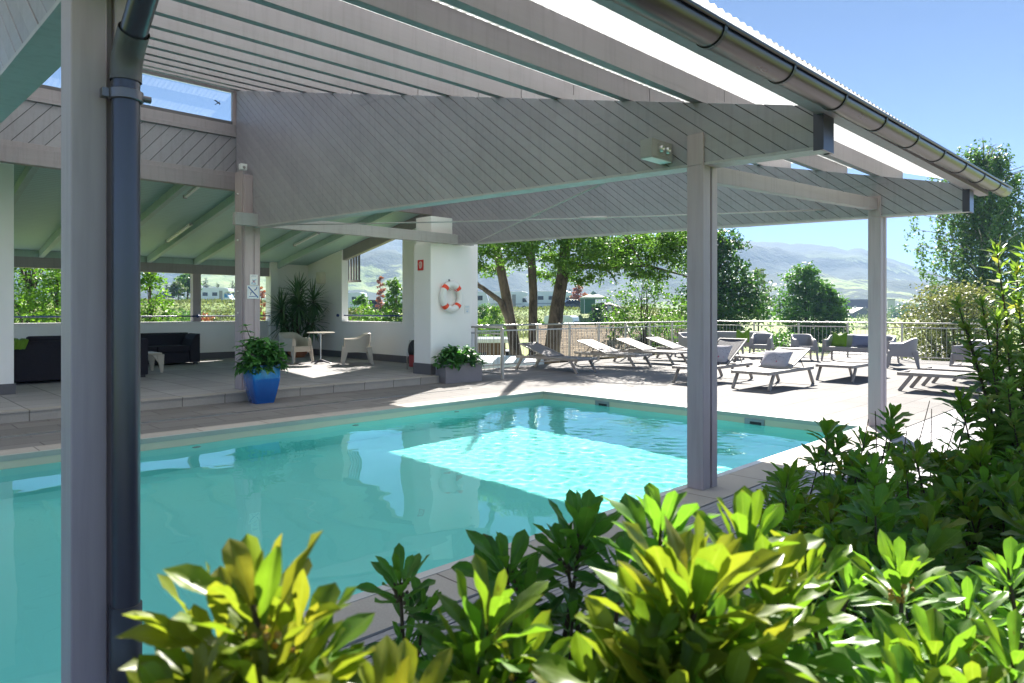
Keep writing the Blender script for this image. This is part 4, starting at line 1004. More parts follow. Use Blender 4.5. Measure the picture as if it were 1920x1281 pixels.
# lifebuoy hanging on its hook
lb = empty('lifebuoy', (8.92, 10.725, 1.69), 0, 'white lifebuoy with four orange bands and a cord on the pillar', 'lifebuoy')
plain('buoy_white', (.78, .77, .75, 1), .45, var=.04); plain('buoy_orange', srgb(235, 75, 40), .5, var=.06); plain('cord_white', (.6, .6, .58, 1), .8)
b = MB(); R, r_ = .225, .068; b.tube([(R*cos(a), 0, R*1.12*sin(a)) for a in np.linspace(0, 2*pi, 49)[:-1]], r_, 16, closed=True); b.build('ring', M['buoy_white'], lb, smooth=True)
for k in range(4):
    a0 = RAD(45+90*k); b = MB(); b.tube([(R*cos(a), 0, R*1.12*sin(a)) for a in np.linspace(a0-.15, a0+.15, 7)], r_+.003, 16, cap=False); b.build('orange_band', M['buoy_orange'], lb, smooth=True)
b = MB(); b.tube([(-.12, -.06, .14), (-.04, -.085, .20), (.03, -.08, .16), (.10, -.05, .2), (.05, -.07, .11), (-.02, -.075, .15)], .006, 6); b.tube([(-.10, -.06, .12), (0, -.075, .185), (.1, -.06, .12)], .005, 6); b.build('cord', M['cord_white'], lb, smooth=True)
hk = empty('buoy_hook', (8.92, 10.798, 2.0), 0, 'small grey hook above the lifebuoy', 'hook')
b = MB(); b.box(-.018, .018, -.008, 0, -.05, .05); b.build('plate', M['clamp_grey'], hk, bevel=.002)
b = MB(); b.tube([(0, -.008, .02), (0, -.04, .01), (0, -.07, -.02), (0, -.085, -.02), (0, -.09, .01)], .007, 8); b.build('peg', M['clamp_grey'], hk, smooth=True)
# emergency floodlight box on the near beam
el = empty('emergency_light', (4.86, 3.10, 2.685), 0, 'grey emergency light box with twin spots on the boarded beam', 'lamp')
plain('box_grey', (.30, .29, .29, 1), .45)
b = MB(); b.box(-.30, 0, -.055, .055, -.075, .075); b.build('housing', M['box_grey'], el, bevel=.006)
b = MB(); b.box(-.285, -.03, -.0555, -.0552, -.06, .06); b.box(-.22, -.06, -.062, -.0556, -.045, .045); b.build('front_plate', plain('plate_grey', (.33, .32, .32, 1), .4), el, bevel=.002)
for x in (-.19, -.10):
    b = MB(); b.lathe([(0, .012), (.014, .03), (.022, .032), (.026, .02), (.026, 0)], 14); q = b.build('spot', M['steel'], el, loc=(x, -.062, .0), smooth=True); q.rotation_euler = (RAD(90), 0, 0)
b = MB(); b.box(-.29, -.01, -.05, .05, -.079, -.0755); b.build('diffuser', M['white_plastic'], el)
# lamps on the lounge ceiling, sensor, wall lamp, socket
def tube_lamp(y0, y1, x, off, label):
    za = cz(y0)-off; zb = cz(y1)-off; t_ = empty('strip_lamp', (x, y0, za), 0, label, 'lamp', 'white strip lamps on the lounge ceiling')
    b = MB(); b.bar((0, 0, 0), (0, y1-y0, zb-za), .06, .05); b.build('casing', M['white_plastic'], t_, bevel=.006)
    for q in (0, 1):
        b = MB(); e = Vector((0, (y1-y0)*q, (zb-za)*q)); s = -1 if q == 0 else 1; b.bar(e+Vector((0, s*.002, 0)), e+Vector((0, s*.03, -.18*s*.03)), .07, .065); b.build('end_cap', M['box_grey'], t_, bevel=.006)
tube_lamp(15.1, 16.5, 5.42, .15, 'white strip lamp above the black sofa beside the post')
tube_lamp(12.3, 13.5, 4.75, .12, 'white strip lamp highest up, just under the lintel')
tube_lamp(15.2, 16.4, 8.45, .06, 'white strip lamp behind the lounge post towards the yucca')
ss = empty('motion_sensor', (4.86, 11.46, 3.72), 0, 'small white sensor box on top of the lounge post', 'sensor')
b = MB(); b.box(-.055, .055, -.05, .04, -.05, .05); b.build('housing', M['white_plastic'], ss, bevel=.012); b = MB(); b.ball((0, -.05, -.01), .025, .012, .025); b.build('lens', M['box_grey'], ss, smooth=True)
ss.location = (4.72, 10.9, 3.72)
wl = empty('wall_lamp', (9.985, 17.75, 2.35), 0, 'cream half round lamp on the wall above the yucca', 'lamp')
b = MB(); b.lathe([(.16, -.16), (.17, -.15), (.17, .15), (.155, .16), (.15, .15), (.15, -.15), (.16, -.16)], 24); b.build('shade', plain('lamp_cream', (.66, .63, .53, 1), .5), wl, smooth=True); b = MB(); b.box(-.02, .012, -.06, .06, -.08, .08); b.build('back_plate', M['white_plastic'], wl)
so = empty('wall_socket', (9.998, 13.35, 1.1), 0, 'small cream socket box on the lounge wall beside the window', 'socket')
b = MB(); b.box(-.035, 0, -.05, .05, -.08, .08); b.build('box', M['lamp_cream'], so, bevel=.008); b = MB(); b.box(-.04, -.0352, -.035, .035, -.03, .05); b.build('flap', M['white_plastic'], so, bevel=.003)
# fire hose reel on a red base, half behind the pillar
fh = empty('hose_reel', (9.15, 12.15, PZ), RAD(20), 'coiled dark hose with a red base standing behind the white pillar', 'hose reel')
plain('red_paint', srgb(150, 25, 22), .35, var=.1)
b = MB(); b.box(-.19, .19, -.12, .12, .05, .33); b.build('base', M['red_paint'], fh, bevel=.03)
b = MB()
for k in range(6): b.tube([(.0+(.20-.0*k)*cos(a), -.10+.04*k, .42+.20*sin(a)) for a in np.linspace(0, 2*pi, 25)[:-1]], .017, 8, closed=True)
b.build('coiled_hose', M['dark_metal'], fh, smooth=True)
b = MB(); b.tube([(-.21, -.13, .0), (-.22, -.13, .35), (-.13, -.13, .62), (.13, -.13, .62), (.22, -.13, .35), (.21, -.13, 0)], .012, 8); b.tube([(-.21, .13, .0), (-.22, .13, .35), (-.13, .13, .62), (.13, .13, .62), (.22, .13, .35), (.21, .13, 0)], .012, 8); b.build('frame', M['steel'], fh, smooth=True)
b = MB(); b.box(-.1, .1, -.124, -.1205, .14, .2); b.build('name_plate', M['white_plastic'], fh)
# dark slatted thing hanging outside the lounge window
hs = empty('hanging_slats', (10.4, 16.75, 2.62), 0, 'dark slatted frame hanging outside the lounge window', 'hanging frame')
b = MB()
for k in range(5): b.box(-.02, .02, -.30+k*.14, -.24+k*.14, -.35, .40)
b.box(-.03, .03, -.34, .36, .40, .46); b.box(-.03, .03, -.34, .36, -.41, -.351); b.build('slats', M['plinth'], hs, bevel=.004)
b = MB(); b.tube([(0, -.2, .46), (0, -.2, .75)], .01, 6); b.tube([(0, .2, .46), (0, .2, .75)], .01, 6); b.build('hanger', M['dark_metal'], hs)
# ------------------------------------------------------------ trees and shrubs beyond the fence
def bark(name, c, c2, sc=3):
    m, t, p, o = new_mat(name); co = objco(t, (1, 1, .35))
    f = noise(t, co, sc, 6, .7); g = noise(t, co, 14, 5, .7)
    col = mix(t, .5, ramp(t, f, [(.38, c2), (.5, c), (.62, shade(c, 1.25))]), ramp(t, g, [(.3, (.3, .3, .3)), (.7, (1.5, 1.5, 1.5))]), 'MULTIPLY')
    t.links.new(col, p.inputs['Base Color']); p.inputs['Roughness'].default_value = .95; bump(t, g, .8, .03, p); MATS[name] = m
bark('bark_grey', (.11, .088, .066, 1), (.028, .022, .015, 1), 2.6); bark('bark_dark', (.08, .06, .045, 1), (.03, .025, .02, 1)); bark('bark_birch', (.45, .43, .40, 1), (.08, .07, .06, 1))
def lm(name, a, b, c, trans, rough=.5): leaf_mat(name, [a, b, c], trans, rough, vein=False)
lm('leaf_mid', (.045, .105, .016), (.08, .18, .028), (.14, .26, .05), .42)
lm('leaf_tree', (.06, .13, .022), (.10, .21, .038), (.16, .29, .065), .5); lm('leaf_dark', (.018, .055, .012), (.038, .105, .02), (.075, .175, .032), .36)
lm('leaf_bright', (.06, .14, .012), (.11, .23, .022), (.19, .32, .05), .42)
lm('leaf_shrub', (.035, .105, .016), (.068, .18, .028), (.12, .26, .045), .40)
lm('leaf_olive', (.10, .12, .045), (.17, .185, .075), (.30, .29, .17), .28, .45)
lm('leaf_birch', (.04, .095, .03), (.075, .155, .045), (.125, .21, .075), .4)
lm('leaf_red', (.22, .05, .04), (.34, .10, .07), (.42, .18, .10), .3)
lm('leaf_pale', (.07, .12, .05), (.11, .17, .08), (.17, .23, .12), .35)
lm('needle', (.012, .035, .018), (.022, .055, .028), (.04, .085, .04), .1, .7)
lm('leaf_rough', (.10, .14, .045), (.15, .18, .07), (.24, .25, .11), .25, .8)
def kites(name, parent, mat, pos, size, seed, upb=.5, aspect=.62, tones=None, droop=None, loc=None):
    r = np.random.RandomState(seed); pos = np.asarray(pos, float); n = len(pos)
    D = r.normal(size=(n, 3)); D[:, 2] = D[:, 2]*.6-.15 if droop is None else D[:, 2]*.3-droop
    D /= np.linalg.norm(D, axis=1, keepdims=True); U = r.normal(size=(n, 3)); U[:, 2] += upb*2
    S = np.cross(D, U); S /= np.maximum(1e-6, np.linalg.norm(S, axis=1, keepdims=True)); U = np.cross(S, D)
    L = size*r.uniform(.6, 1.3, (n, 1)); W = L*aspect*.5
    a = pos; b = pos+D*L*.45+S*W+U*L*.10; c = pos+D*L; d = pos+D*L*.45-S*W+U*L*.10
    V = np.stack([a, b, c, d], 1).reshape(-1, 3); Q = np.arange(n*4)
    me = bpy.data.meshes.new(name); me.vertices.add(n*4); me.vertices.foreach_set('co', V.ravel()); me.loops.add(n*4); me.loops.foreach_set('vertex_index', Q.astype(np.int32))
    me.polygons.add(n); me.polygons.foreach_set('loop_start', np.arange(0, n*4, 4, dtype=np.int32)); me.polygons.foreach_set('loop_total', np.full(n, 4, dtype=np.int32)); me.update(calc_edges=True)
    tn = np.clip(r.normal(.5, .25, n), 0, 1) if tones is None else np.clip(np.asarray(tones)+r.normal(0, .16, n), 0, 1)
    at = me.attributes.new('tone', 'FLOAT', 'POINT'); at.data.foreach_set('value', np.repeat(tn, 4)); me.materials.append(mat)
    return link(name, me, parent, loc)
def cloud(clumps, n, seed, hollow=.35):
    """points spread through ellipsoid clumps (x,y,z,rx,ry,rz), thicker towards their shells, in sprays"""
    r = np.random.RandomState(seed); cl = np.asarray(clumps, float); wt = np.cbrt(cl[:, 3]*cl[:, 4]*cl[:, 5])**2; wt /= wt.sum()
    ns = max(1, n//9); k = r.choice(len(cl), ns, p=wt); v = r.normal(size=(ns, 3)); v /= np.linalg.norm(v, axis=1, keepdims=True)
    rad = (hollow+(1-hollow)*r.rand(ns, 1)**.7)*(1+.22*r.normal(size=(ns, 1)))
    c = cl[k, :3]+v*rad*cl[k, 3:6]; tone = r.uniform(.25, .75, ns)
    sz = .22*np.minimum(cl[k, 3], cl[k, 5])[:, None]
    pts = np.repeat(c, 9, 0)+r.normal(size=(ns*9, 3))*np.repeat(np.minimum(sz, .35), 9, 0)*[1, 1, .55]
    return pts, np.repeat(tone, 9)
def crown_clumps(w_, h, z0, k, seed, shape='round'):
    r = np.random.RandomState(seed); out = []
    for i in range(k):
        u = (i+.5)/k; z = z0+h*u
        prof = {'round': sin(pi*min(1, .12+.86*u))**.7, 'cone': 1-.88*u, 'egg': sin(pi*(.1+.85*u)**.8)**.8, 'wide': sin(pi*min(1, .2+.75*u))**.5}[shape]
        a = i*2.4+r.uniform(-.5, .5); q = w_/2*prof; rad = q*r.uniform(.3, .85); s = max(.18*w_, q*.48)*r.uniform(.7, 1.15)
        out.append((rad*cos(a), rad*sin(a), z, s, s, s*r.uniform(.5, .8)))
    return out
def tree(name, label, cat, px, d, top, width, mat, n=5000, leaf=.2, shape='round', barkm='bark_dark', base=None, crown0=.25, k=26, seed=1, group=None, tr=.12, droop=None, stems=1):
    p = P(px, d); gz_ = float(terr(p.x, p.y)) if base is None else base; H_ = ZY(top, d)-gz_
    root = empty(name, (p.x, p.y, gz_), 0, label, cat, group)
    cl = crown_clumps(width, H_*(1-crown0)*.93, H_*crown0, k, seed, shape)
    r = random.Random(seed); b = MB()
    for s in range(stems):
        ox = (s-(stems-1)/2)*tr*3; b.tube([(ox*.5, 0, -.2), (ox, r.uniform(-.1, .1)*width*.1, H_*.3), (ox*1.5+r.uniform(-.05, .05)*width, r.uniform(-.05, .05)*width, H_*.62), (r.uniform(-.05, .05)*width, 0, H_*.93)], [tr*1.25, tr, tr*.6, tr*.12], 8)
    for c in cl[::2]:
        z0 = max(H_*crown0*.6, c[2]-.25*H_); b.tube([(0, 0, z0), (c[0]*.5, c[1]*.5, (z0+c[2])*.5+.05*H_), (c[0], c[1], c[2])], [tr*.42, tr*.28, tr*.08], 5)
    b.build('trunk', M[barkm], root, smooth=True)
    pts, tn = cloud(cl, n, seed); pts[:, 2] = np.maximum(pts[:, 2], .05)
    kites('crown', root, M[mat], pts, leaf, seed, tones=tn, droop=droop)
    return root
# the big three-trunk tree
def shade_tree():
    d0 = 19.6; base = P(1008, d0); gz_ = float(terr(base.x, base.y)); root = empty('shade_tree', (base.x, base.y, gz_), 0, 'large spreading shade tree with three mottled trunks just beyond the fence', 'tree')
    O = Vector((base.x, base.y, gz_))
    def W(px, py, d): p = P(px, d); return Vector((p.x, p.y, ZY(py, d)))-O
    def path(pts): return [W(*q) for q in pts]
    trunks = [([(990, 850, 19.6), (977, 720, 19.6), (960, 620, 19.55), (948, 550, 19.5), (936, 490, 19.4), (926, 430, 19.4), (905, 330, 19.2), (880, 230, 19)], [.26, .20, .155, .14, .12, .10, .07, .02]),
        ([(1004, 850, 19.9), (1001, 720, 19.9), (999, 630, 19.9), (1000, 550, 20), (996, 480, 20), (992, 400, 20.2), (1000, 280, 20.5), (1010, 180, 20.6)], [.20, .15, .135, .125, .12, .11, .08, .03]),
        ([(1022, 850, 20.1), (1030, 720, 20.1), (1036, 650, 20.1), (1045, 575, 20), (1056, 510, 19.9), (1062, 440, 19.8), (1085, 320, 19.4), (1110, 200, 19)], [.36, .28, .23, .20, .17, .15, .10, .03])]
    limbs = [[([(958, 610, 19.55), (938, 565, 19.3), (905, 540, 19), (884, 529, 18.8), (850, 518, 18.4), (815, 500, 18.2)], [.10, .085, .07, .055, .04, .02]), ([(905, 540, 19), (890, 526, 19.2), (868, 520, 19.6)], [.045, .03, .01]), ([(936, 490, 19.4), (905, 470, 19.8), (870, 480, 20.2)], [.05, .035, .015]), ([(938, 500, 19.4), (965, 470, 19), (985, 430, 18.6)], [.05, .035, .015])],
        [([(997, 500, 20), (980, 460, 20.6), (955, 420, 21.2)], [.06, .045, .02]), ([(998, 470, 20), (1020, 440, 21), (1045, 400, 22)], [.06, .04, .02])],
        [([(1056, 495, 19.9), (1100, 500, 19.6), (1160, 500, 19.4), (1205, 497, 19.4), (1250, 508, 19.5), (1295, 520, 19.8)], [.085, .075, .065, .055, .035, .015]), ([(1130, 500, 19.5), (1148, 515, 19.3), (1156, 532, 19.2)], [.04, .03, .012]), ([(1010, 490, 20.2), (1030, 480, 20), (1056, 476, 19.9)], [.02, .045, .05]), ([(1060, 470, 19.8), (1120, 430, 19.2), (1190, 400, 18.8), (1270, 380, 18.6)], [.07, .055, .04, .015]), ([(1205, 497, 19.4), (1180, 455, 19), (1160, 430, 18.6)], [.03, .025, .01])]]
    for (pts, rs), lb in zip(trunks, limbs):
        b = MB(); b.tube(path(pts), rs, 12)
        for q, rr in lb: b.tube(path(q), rr, 8)
        b.build('trunk', M['bark_grey'], root, smooth=True)
    r = np.random.RandomState(21); cl = []
    vis = [(1180, 500, .5), (1215, 512, .4), (1160, 485, .6), (1120, 465, .7), (1060, 495, .6), (985, 470, .6), (918, 470, .6), (870, 470, .7), (890, 500, .5), (905, 445, .8), (940, 450, .7), (925, 505, .5), (965, 490, .5), (970, 440, .8), (1020, 440, .7), (1012, 515, .45), (1030, 480, .5), (1050, 520, .55), (1075, 505, .6), (1070, 450, .9), (1100, 480, .7), (1110, 520, .5), (1135, 500, .6), (1140, 455, .9), (1170, 475, .7), (1200, 450, .9), (1225, 480, .7), (1250, 450, .9), (1275, 490, .7), (1285, 440, .9), (1235, 520, .4), (1190, 515, .35), (850, 440, .8), (850, 500, .6), (1045, 535, .3), (820, 480, .7), (1000, 465, .4), (1260, 470, .6), (1090, 530, .3)]
    for (px, py, s) in vis:
        q = W(px, py, 19.4+r.uniform(-1.3, 1.1)); cl.append((q.x, q.y, q.z, s, s, s*.5))
    for i in range(5):
        q = W(r.uniform(900, 1280), r.uniform(250, 420), 21.2+r.uniform(-.6, 2.6)); s = r.uniform(.6, .95); cl.append((q.x, q.y, q.z, s, s, s*.6))
    pts, tn = cloud(cl, 42000, 33, .1); kites('crown', root, M['leaf_tree'], pts, .085, 34, tones=tn)
shade_tree()
G = 'trees beyond the terrace'
tree('broadleaf_tree', 'dense dark green tree rising behind the pool side post', 'tree', 1345, 44, 425, 6.2, 'leaf_dark', 15000, .24, 'egg', seed=2, k=40, crown0=.12, group=G)
tree('broadleaf_tree', 'bright maple with two rounded peaks in the gap between the two right posts', 'tree', 1512, 60, 489, 5.4, 'leaf_shrub', 12000, .26, 'egg', seed=5, k=34, crown0=.08, group=G)
tree('broadleaf_tree', 'lower rounded tree against the right flank of the two peaked maple', 'tree', 1554, 58, 533, 3.0, 'leaf_shrub', 5000, .24, 'egg', seed=6, k=20, crown0=.08, group=G)
tree('slim_tree', 'slender pale tree with thin see-through crown in front of the blue hills', 'tree', 1422, 78, 498, 3.6, 'leaf_pale', 2600, .26, 'egg', 'bark_grey', seed=7, k=18, crown0=.28, group=G, tr=.09)
tree('young_tree', 'young slender tree with a thin dark stem and loose leaves left of the post', 'tree', 1208, 27, 500, 3.4, 'leaf_mid', 4200, .12, 'egg', seed=8, k=26, crown0=.3, group=G, tr=.05, stems=2)
tree('young_tree', 'light green sapling leaning out over the dark huts beside the post', 'tree', 1275, 29, 545, 2.6, 'leaf_mid', 3000, .12, 'round', seed=9, k=18, crown0=.2, group=G, tr=.05)
def birch():
    d = 46; p = P(1845, d); gz_ = float(terr(p.x, p.y)); root = empty('birch', (p.x, p.y, gz_), 0, 'tall drooping birch with hanging twigs at the far right', 'tree', G); r = random.Random(8); H_ = ZY(262, d)-gz_
    b = MB(); b.tube([(0, 0, -.2), (.1, 0, H_*.35), (-.1, .1, H_*.7), (.1, 0, H_*.97)], [.3, .22, .12, .03], 10); pts = []; tn = []; nr = np.random.RandomState(3)
    for i in range(95):
        u = .26+.72*(i/95)+r.uniform(-.02, .02); a = i*2.4; L = (4.6*(1-((u-.35)/.68)**2*.82) if u > .35 else 4.3)*r.uniform(.45, 1.05); z0 = H_*u-.9
        e = Vector((L*cos(a), L*sin(a), z0+.9+L*.18)); b.tube([(0, 0, z0-.4), e*.5+Vector((0, 0, z0*.5+.3)), e], [.06, .04, .015], 5)
        for s in range(10):
            f = r.uniform(.25, 1.08); q = e*f; q.z = z0+(e.z-z0)*f; q += Vector((r.uniform(-.5, .5), r.uniform(-.5, .5), 0)); ln_ = r.uniform(.8, 2.3); t0 = r.uniform(.2, .8)
            m_ = int(17*ln_); zz = -ln_*nr.rand(m_)
            pts.append(np.stack([q.x+nr.normal(size=m_)*.10, q.y+nr.normal(size=m_)*.10, q.z+zz], 1)); tn += [t0]*m_
    b.build('trunk', M['bark_birch'], root, smooth=True); kites('crown', root, M['leaf_birch'], np.concatenate(pts), .23, 5, tones=tn, droop=.9)
birch()
# pale flowering bush by the right end of the fence
def flowering():
    d = 30; p = P(1795, d); gz_ = float(terr(p.x, p.y)); root = empty('flowering_shrub', (p.x, p.y, gz_), 0, 'wide olive shrub with cream flower tufts behind the right end of the fence', 'shrub'); cl = crown_clumps(5.2, 3.6, .5, 38, 4, 'wide'); b = MB()
    for c in cl: b.tube([(c[0]*.1, c[1]*.1, -.1), (c[0]*.6, c[1]*.6, c[2]*.6), (c[0], c[1], c[2])], [.05, .035, .012], 5)
    b.build('branches', M['bark_dark'], root, smooth=True); pts, tn = cloud(cl, 16000, 6, .3); kites('foliage', root, M['leaf_olive'], pts, .13, 7, tones=tn)
flowering()
SH = 'shrubs on the slope beyond the fence'
for i, (px, d, top, w_, mat, shp, n, lb) in enumerate([
    (1455, 33, 618, 2.2, 'leaf_shrub', 'wide', 4200, 'leafy green bush directly behind the fence in front of the slim pale tree'),
    (1120, 74, 567, 2.6, 'leaf_dark', 'cone', 4200, 'dark conical bush standing alone on the grassy bank'),
    (905, 60, 566, 2.6, 'leaf_shrub', 'round', 3800, 'dark round bush left of the three trunks'),
    (930, 52, 572, 2.4, 'leaf_bright', 'round', 3600, 'bright green bush close to the left trunk'),
    (885, 40, 590, 2.4, 'leaf_bright', 'round', 3600, 'pale green bush beside the white pillar above the short gate fence'),
    (1012, 48, 596, 1.5, 'leaf_bright', 'egg', 1800, 'light green shrub seen between the middle and right trunks'),
    (1235, 36, 585, 3.6, 'leaf_rough', 'wide', 4200, 'low rough bush behind the dark gabled huts'),
    (1165, 66, 586, 3.4, 'leaf_rough', 'wide', 3500, 'straw green bush to the right of the conical bush'),
    (680, 48, 545, 2.4, 'leaf_shrub', 'egg', 4600, 'rounded dense bush in the middle of the lounge window'),
    (702, 38, 566, 3.0, 'leaf_bright', 'wide', 4200, 'feathery bright bush low in the lounge window'),
    (660, 44, 572, 2.2, 'leaf_rough', 'wide', 2600, 'straw coloured bush at the left edge of the lounge window'),
    (410, 50, 577, 4.6, 'leaf_rough', 'wide', 4600, 'long low shrub below the camper van in the back opening'),
    (345, 54, 578, 3.4, 'leaf_shrub', 'wide', 3600, 'low green shrub below the parked car in the back opening'),
    (388, 40, 582, 1.3, 'leaf_red', 'round', 1200, 'small rusty red shrub by the wall post in the back opening'),
    (475, 40, 575, 2.2, 'leaf_bright', 'round', 2400, 'light green bush showing between lounge post and yucca'),
    (1640, 120, 584, 6.5, 'leaf_pale', 'wide', 3000, 'grey green scrub in front of the far red roofed house')]):
    tree('shrub', lb, 'shrub', px, d, top, w_, mat, n, .10+.0012*d, shp, seed=40+i, crown0=.04, k=20, group=SH, tr=.05)
tree('broadleaf_tree', 'dark shady tree with a brown trunk in the leftmost back opening', 'tree', 55, 27, 440, 4.6, 'leaf_mid', 9000, .13, 'round', 'bark_dark', seed=71, k=34, crown0=.22, group=G, tr=.17)
tree('broadleaf_tree', 'sunlit bright green tree beside the dark tree in the leftmost opening', 'tree', 108, 24, 470, 2.8, 'leaf_bright', 5600, .13, 'egg', seed=72, k=26, crown0=.1, group=G, tr=.07)
tree('broadleaf_tree', 'bright lime green tree right behind the downpipe in the back opening', 'tree', 282, 27, 480, 2.3, 'leaf_bright', 4600, .14, 'egg', seed=73, k=24, crown0=.1, group=G, tr=.07)
tree('broadleaf_tree', 'round crowned green tree behind the wall post on the camp meadow', 'tree', 352, 95, 512, 3.4, 'leaf_shrub', 3200, .3, 'round', seed=74, k=20, crown0=.4, group=G)
tree('broadleaf_tree', 'feathery green tree at the right edge of the lounge window', 'tree', 742, 40, 515, 2.2, 'leaf_mid', 4600, .16, 'egg', seed=75, k=24, crown0=.15, group=G, tr=.06)
tree('slim_tree', 'small light green tree among the hedges in the back opening', 'tree', 334, 92, 526, 1.9, 'leaf_pale', 1600, .26, 'egg', seed=76, k=12, crown0=.35, group=G, tr=.06)
tree('red_tree', 'slim red leaved tree in the lounge window', 'tree', 713, 88, 514, 1.5, 'leaf_red', 1300, .22, 'egg', seed=77, k=14, crown0=.3, group=G, tr=.06)
tree('red_tree', 'reddish tree beside the green party tent', 'tree', 1085, 130, 533, 2.6, 'leaf_red', 1300, .4, 'egg', seed=78, k=12, crown0=.3, group=G)
tree('red_tree', 'reddish tree close to the lounge post in the last back opening', 'tree', 490, 60, 530, 1.5, 'leaf_red', 900, .2, 'egg', seed=79, k=10, crown0=.3, group=G, tr=.05)
def spruce(px, d, top, w_, seed, lb):
    p = P(px, d); gz_ = float(terr(p.x, p.y)); H_ = ZY(top, d)-gz_; root = empty('spruce', (p.x, p.y, gz_), 0, lb, 'tree', 'spruces on the camp meadow'); b = MB(); b.tube([(0, 0, -.1), (0, 0, H_*.97)], [.14, .02], 6); b.build('trunk', M['bark_dark'], root)
    r = np.random.RandomState(seed); pts = []
    for i in range(26):
        u = i/26; R = w_/2*(1-u)**.9+.05
        for k in range(int(9-5*u)):
            a = r.uniform(0, 6.28); m_ = int(14*(1.1-u)); s = r.rand(m_); pts.append(np.stack([R*s*cos(a)+r.normal(size=m_)*.07, R*s*sin(a)+r.normal(size=m_)*.07, H_*(.1+.9*u)-R*s*.35+r.normal(size=m_)*.05], 1))
    kites('crown', root, M['needle'], np.concatenate(pts), .34, seed, droop=.3, aspect=.4)
for i, a in enumerate([(312, 140, 526, 4.2, 'dark spruce behind the parked car in the back opening'), (386, 150, 519, 4.6, 'dark spruce above the camper van roof'), (408, 150, 530, 5, 'grey green spruce right of the camper van roof'), (436, 150, 525, 4, 'spruce partly hidden by the lounge post'), (1068, 150, 540, 3.6, 'small spruce above the parked motorhomes near the trunks')]): spruce(a[0], a[1], a[2], a[3], 80+i, a[4])
def hedge(px0, px1, d, top, th, lb, seed):
    a = P(px0, d); b = P(px1, d); g = float(terr((a.x+b.x)/2, (a.y+b.y)/2)); h = max(.8, ZY(top, d)-g); root = empty('hedge', (a.x, a.y, g), math.atan2(b.y-a.y, b.x-a.x), lb, 'hedge'); L = (b-a).length; r = np.random.RandomState(seed); n = int(L*h*38)
    q = np.stack([r.uniform(0, L, n), r.uniform(-th/2, th/2, n), r.uniform(.05, 1, n)*h*(1+.05*np.sin(np.arange(n)))], 1); kites('foliage', root, M['leaf_dark'], q, .34, seed)
    m_ = MB(); x = .4
    while x < L: m_.tube([(x, 0, 0), (x, 0, h*.8)], .04, 5); x += 1.1
    m_.build('stems', M['bark_dark'], root)
hedge(296, 372, 118, 555, 1.2, 'clipped dark hedge behind the parked car on the camp meadow', 91); hedge(428, 470, 118, 556, 1.2, 'clipped dark hedge right of the camper van', 92)
# rough grass and weeds on the bank: nobody could count the tufts
def bank_grass():
    r = np.random.RandomState(12); n = 26000; px = r.uniform(560, 1330, n); d = r.uniform(78, 104, n); n2 = 9000
    px = np.concatenate([px, r.uniform(240, 540, n2)]); d = np.concatenate([d, r.uniform(78, 104, n2)])
    rr = (px-960)/1290*d; x = .7098*rr+.7044*d; y = -.704*rr+.7098*d; z = terr(x, y)
    k = np.sin(x*.8+1)*np.cos(y*.7)+.5*np.sin(x*2.1)*np.sin(y*1.7+2)
    keep = r.rand(len(px)) < np.clip(.62+.4*k, .1, 1); pts = np.stack([x, y, z+r.uniform(0, .25, len(x))*np.clip(.7+.5*k, .2, 1.2)], 1)[keep]
    o = kites('bank_grass', None, M['leaf_rough'], pts, .42, 3, droop=-.9, aspect=.35); tag(o, 'long rough grass and weeds on the bank below the camp meadow', 'grass', kind='stuff')
bank_grass()
# ------------------------------------------------------------ huts, vehicles, tents, houses
tile_mat('shingle', (.36, .28, .19, 1), (.07, .05, .035, 1), .40, .16, .02, var=.3, rough=.9, rot=pi/2); plain('timber_dark', (.035, .03, .042, 1), .7, var=.2); plain('verge_pale', (.42, .40, .37, 1), .6); plain('timber_brown', (.13, .075, .045, 1), .7, var=.2)
def hut(px, d, rz, w_, L, top, eave, lb):
    p = P(px, d); g = float(terr(p.x, p.y)); ht = ZY(top, d)-g; he = ZY(eave, d)-g; root = empty('cabin', (p.x, p.y, g), rz, lb, 'cabin', 'small gabled cabins below the terrace')
    b = MB(); b.prism([(-w_/2+.15, -L/2, 0), (w_/2-.15, -L/2, 0), (w_/2-.15, -L/2, he), (0, -L/2, ht-.12), (-w_/2+.15, -L/2, he)], (0, L, 0)); wl_ = b.build('wall', M['timber_dark'], root)
    b = MB(); k = -w_/2+.25
    while k < w_/2-.2: b.box(k, k+.05, -L/2-.02, -L/2-.001, .1, he+(ht-.2-he)*(1-abs(k+.03)/(w_/2))); k += .14
    b.build('slats', M['timber_dark'], wl_)
    for s in (-1, 1):
        sl_ = sqrt((w_/2)**2+(ht-he)**2); ang = math.atan2(ht-he, w_/2); mb = MB(); mb.box(0, sl_+.15, -L/2-.25, L/2+.25, 0, .05)
        q = mb.build('roof', M['shingle'], root); q.location = (0, 0, ht); q.rotation_euler = (0, ang, 0 if s > 0 else pi)
        v_ = MB()
        for yy in (-L/2-.27, L/2+.252): v_.box(0, sl_+.15, yy, yy+.018, -.07, .055)
        c = v_.build('verge_board', M['verge_pale'], q)
    b = MB(); b.box(-.4, .4, -L/2-.028, -L/2-.021, .05, min(1.7, he+.3)); b.build('door', M['timber_brown'], root)
hut(1088, 27.5, RAD(-46)+H, 5.0, 3.2, 612, 660, 'cabin showing its brown shingled roof behind the fence'); hut(1192, 30, RAD(-42), 3.0, 3.4, 619, 672, 'cabin with dark slatted gable beyond the middle of the fence'); hut(1268, 29, RAD(-46), 3.0, 3.4, 617, 672, 'cabin with dark navy gable beside the pool side post')
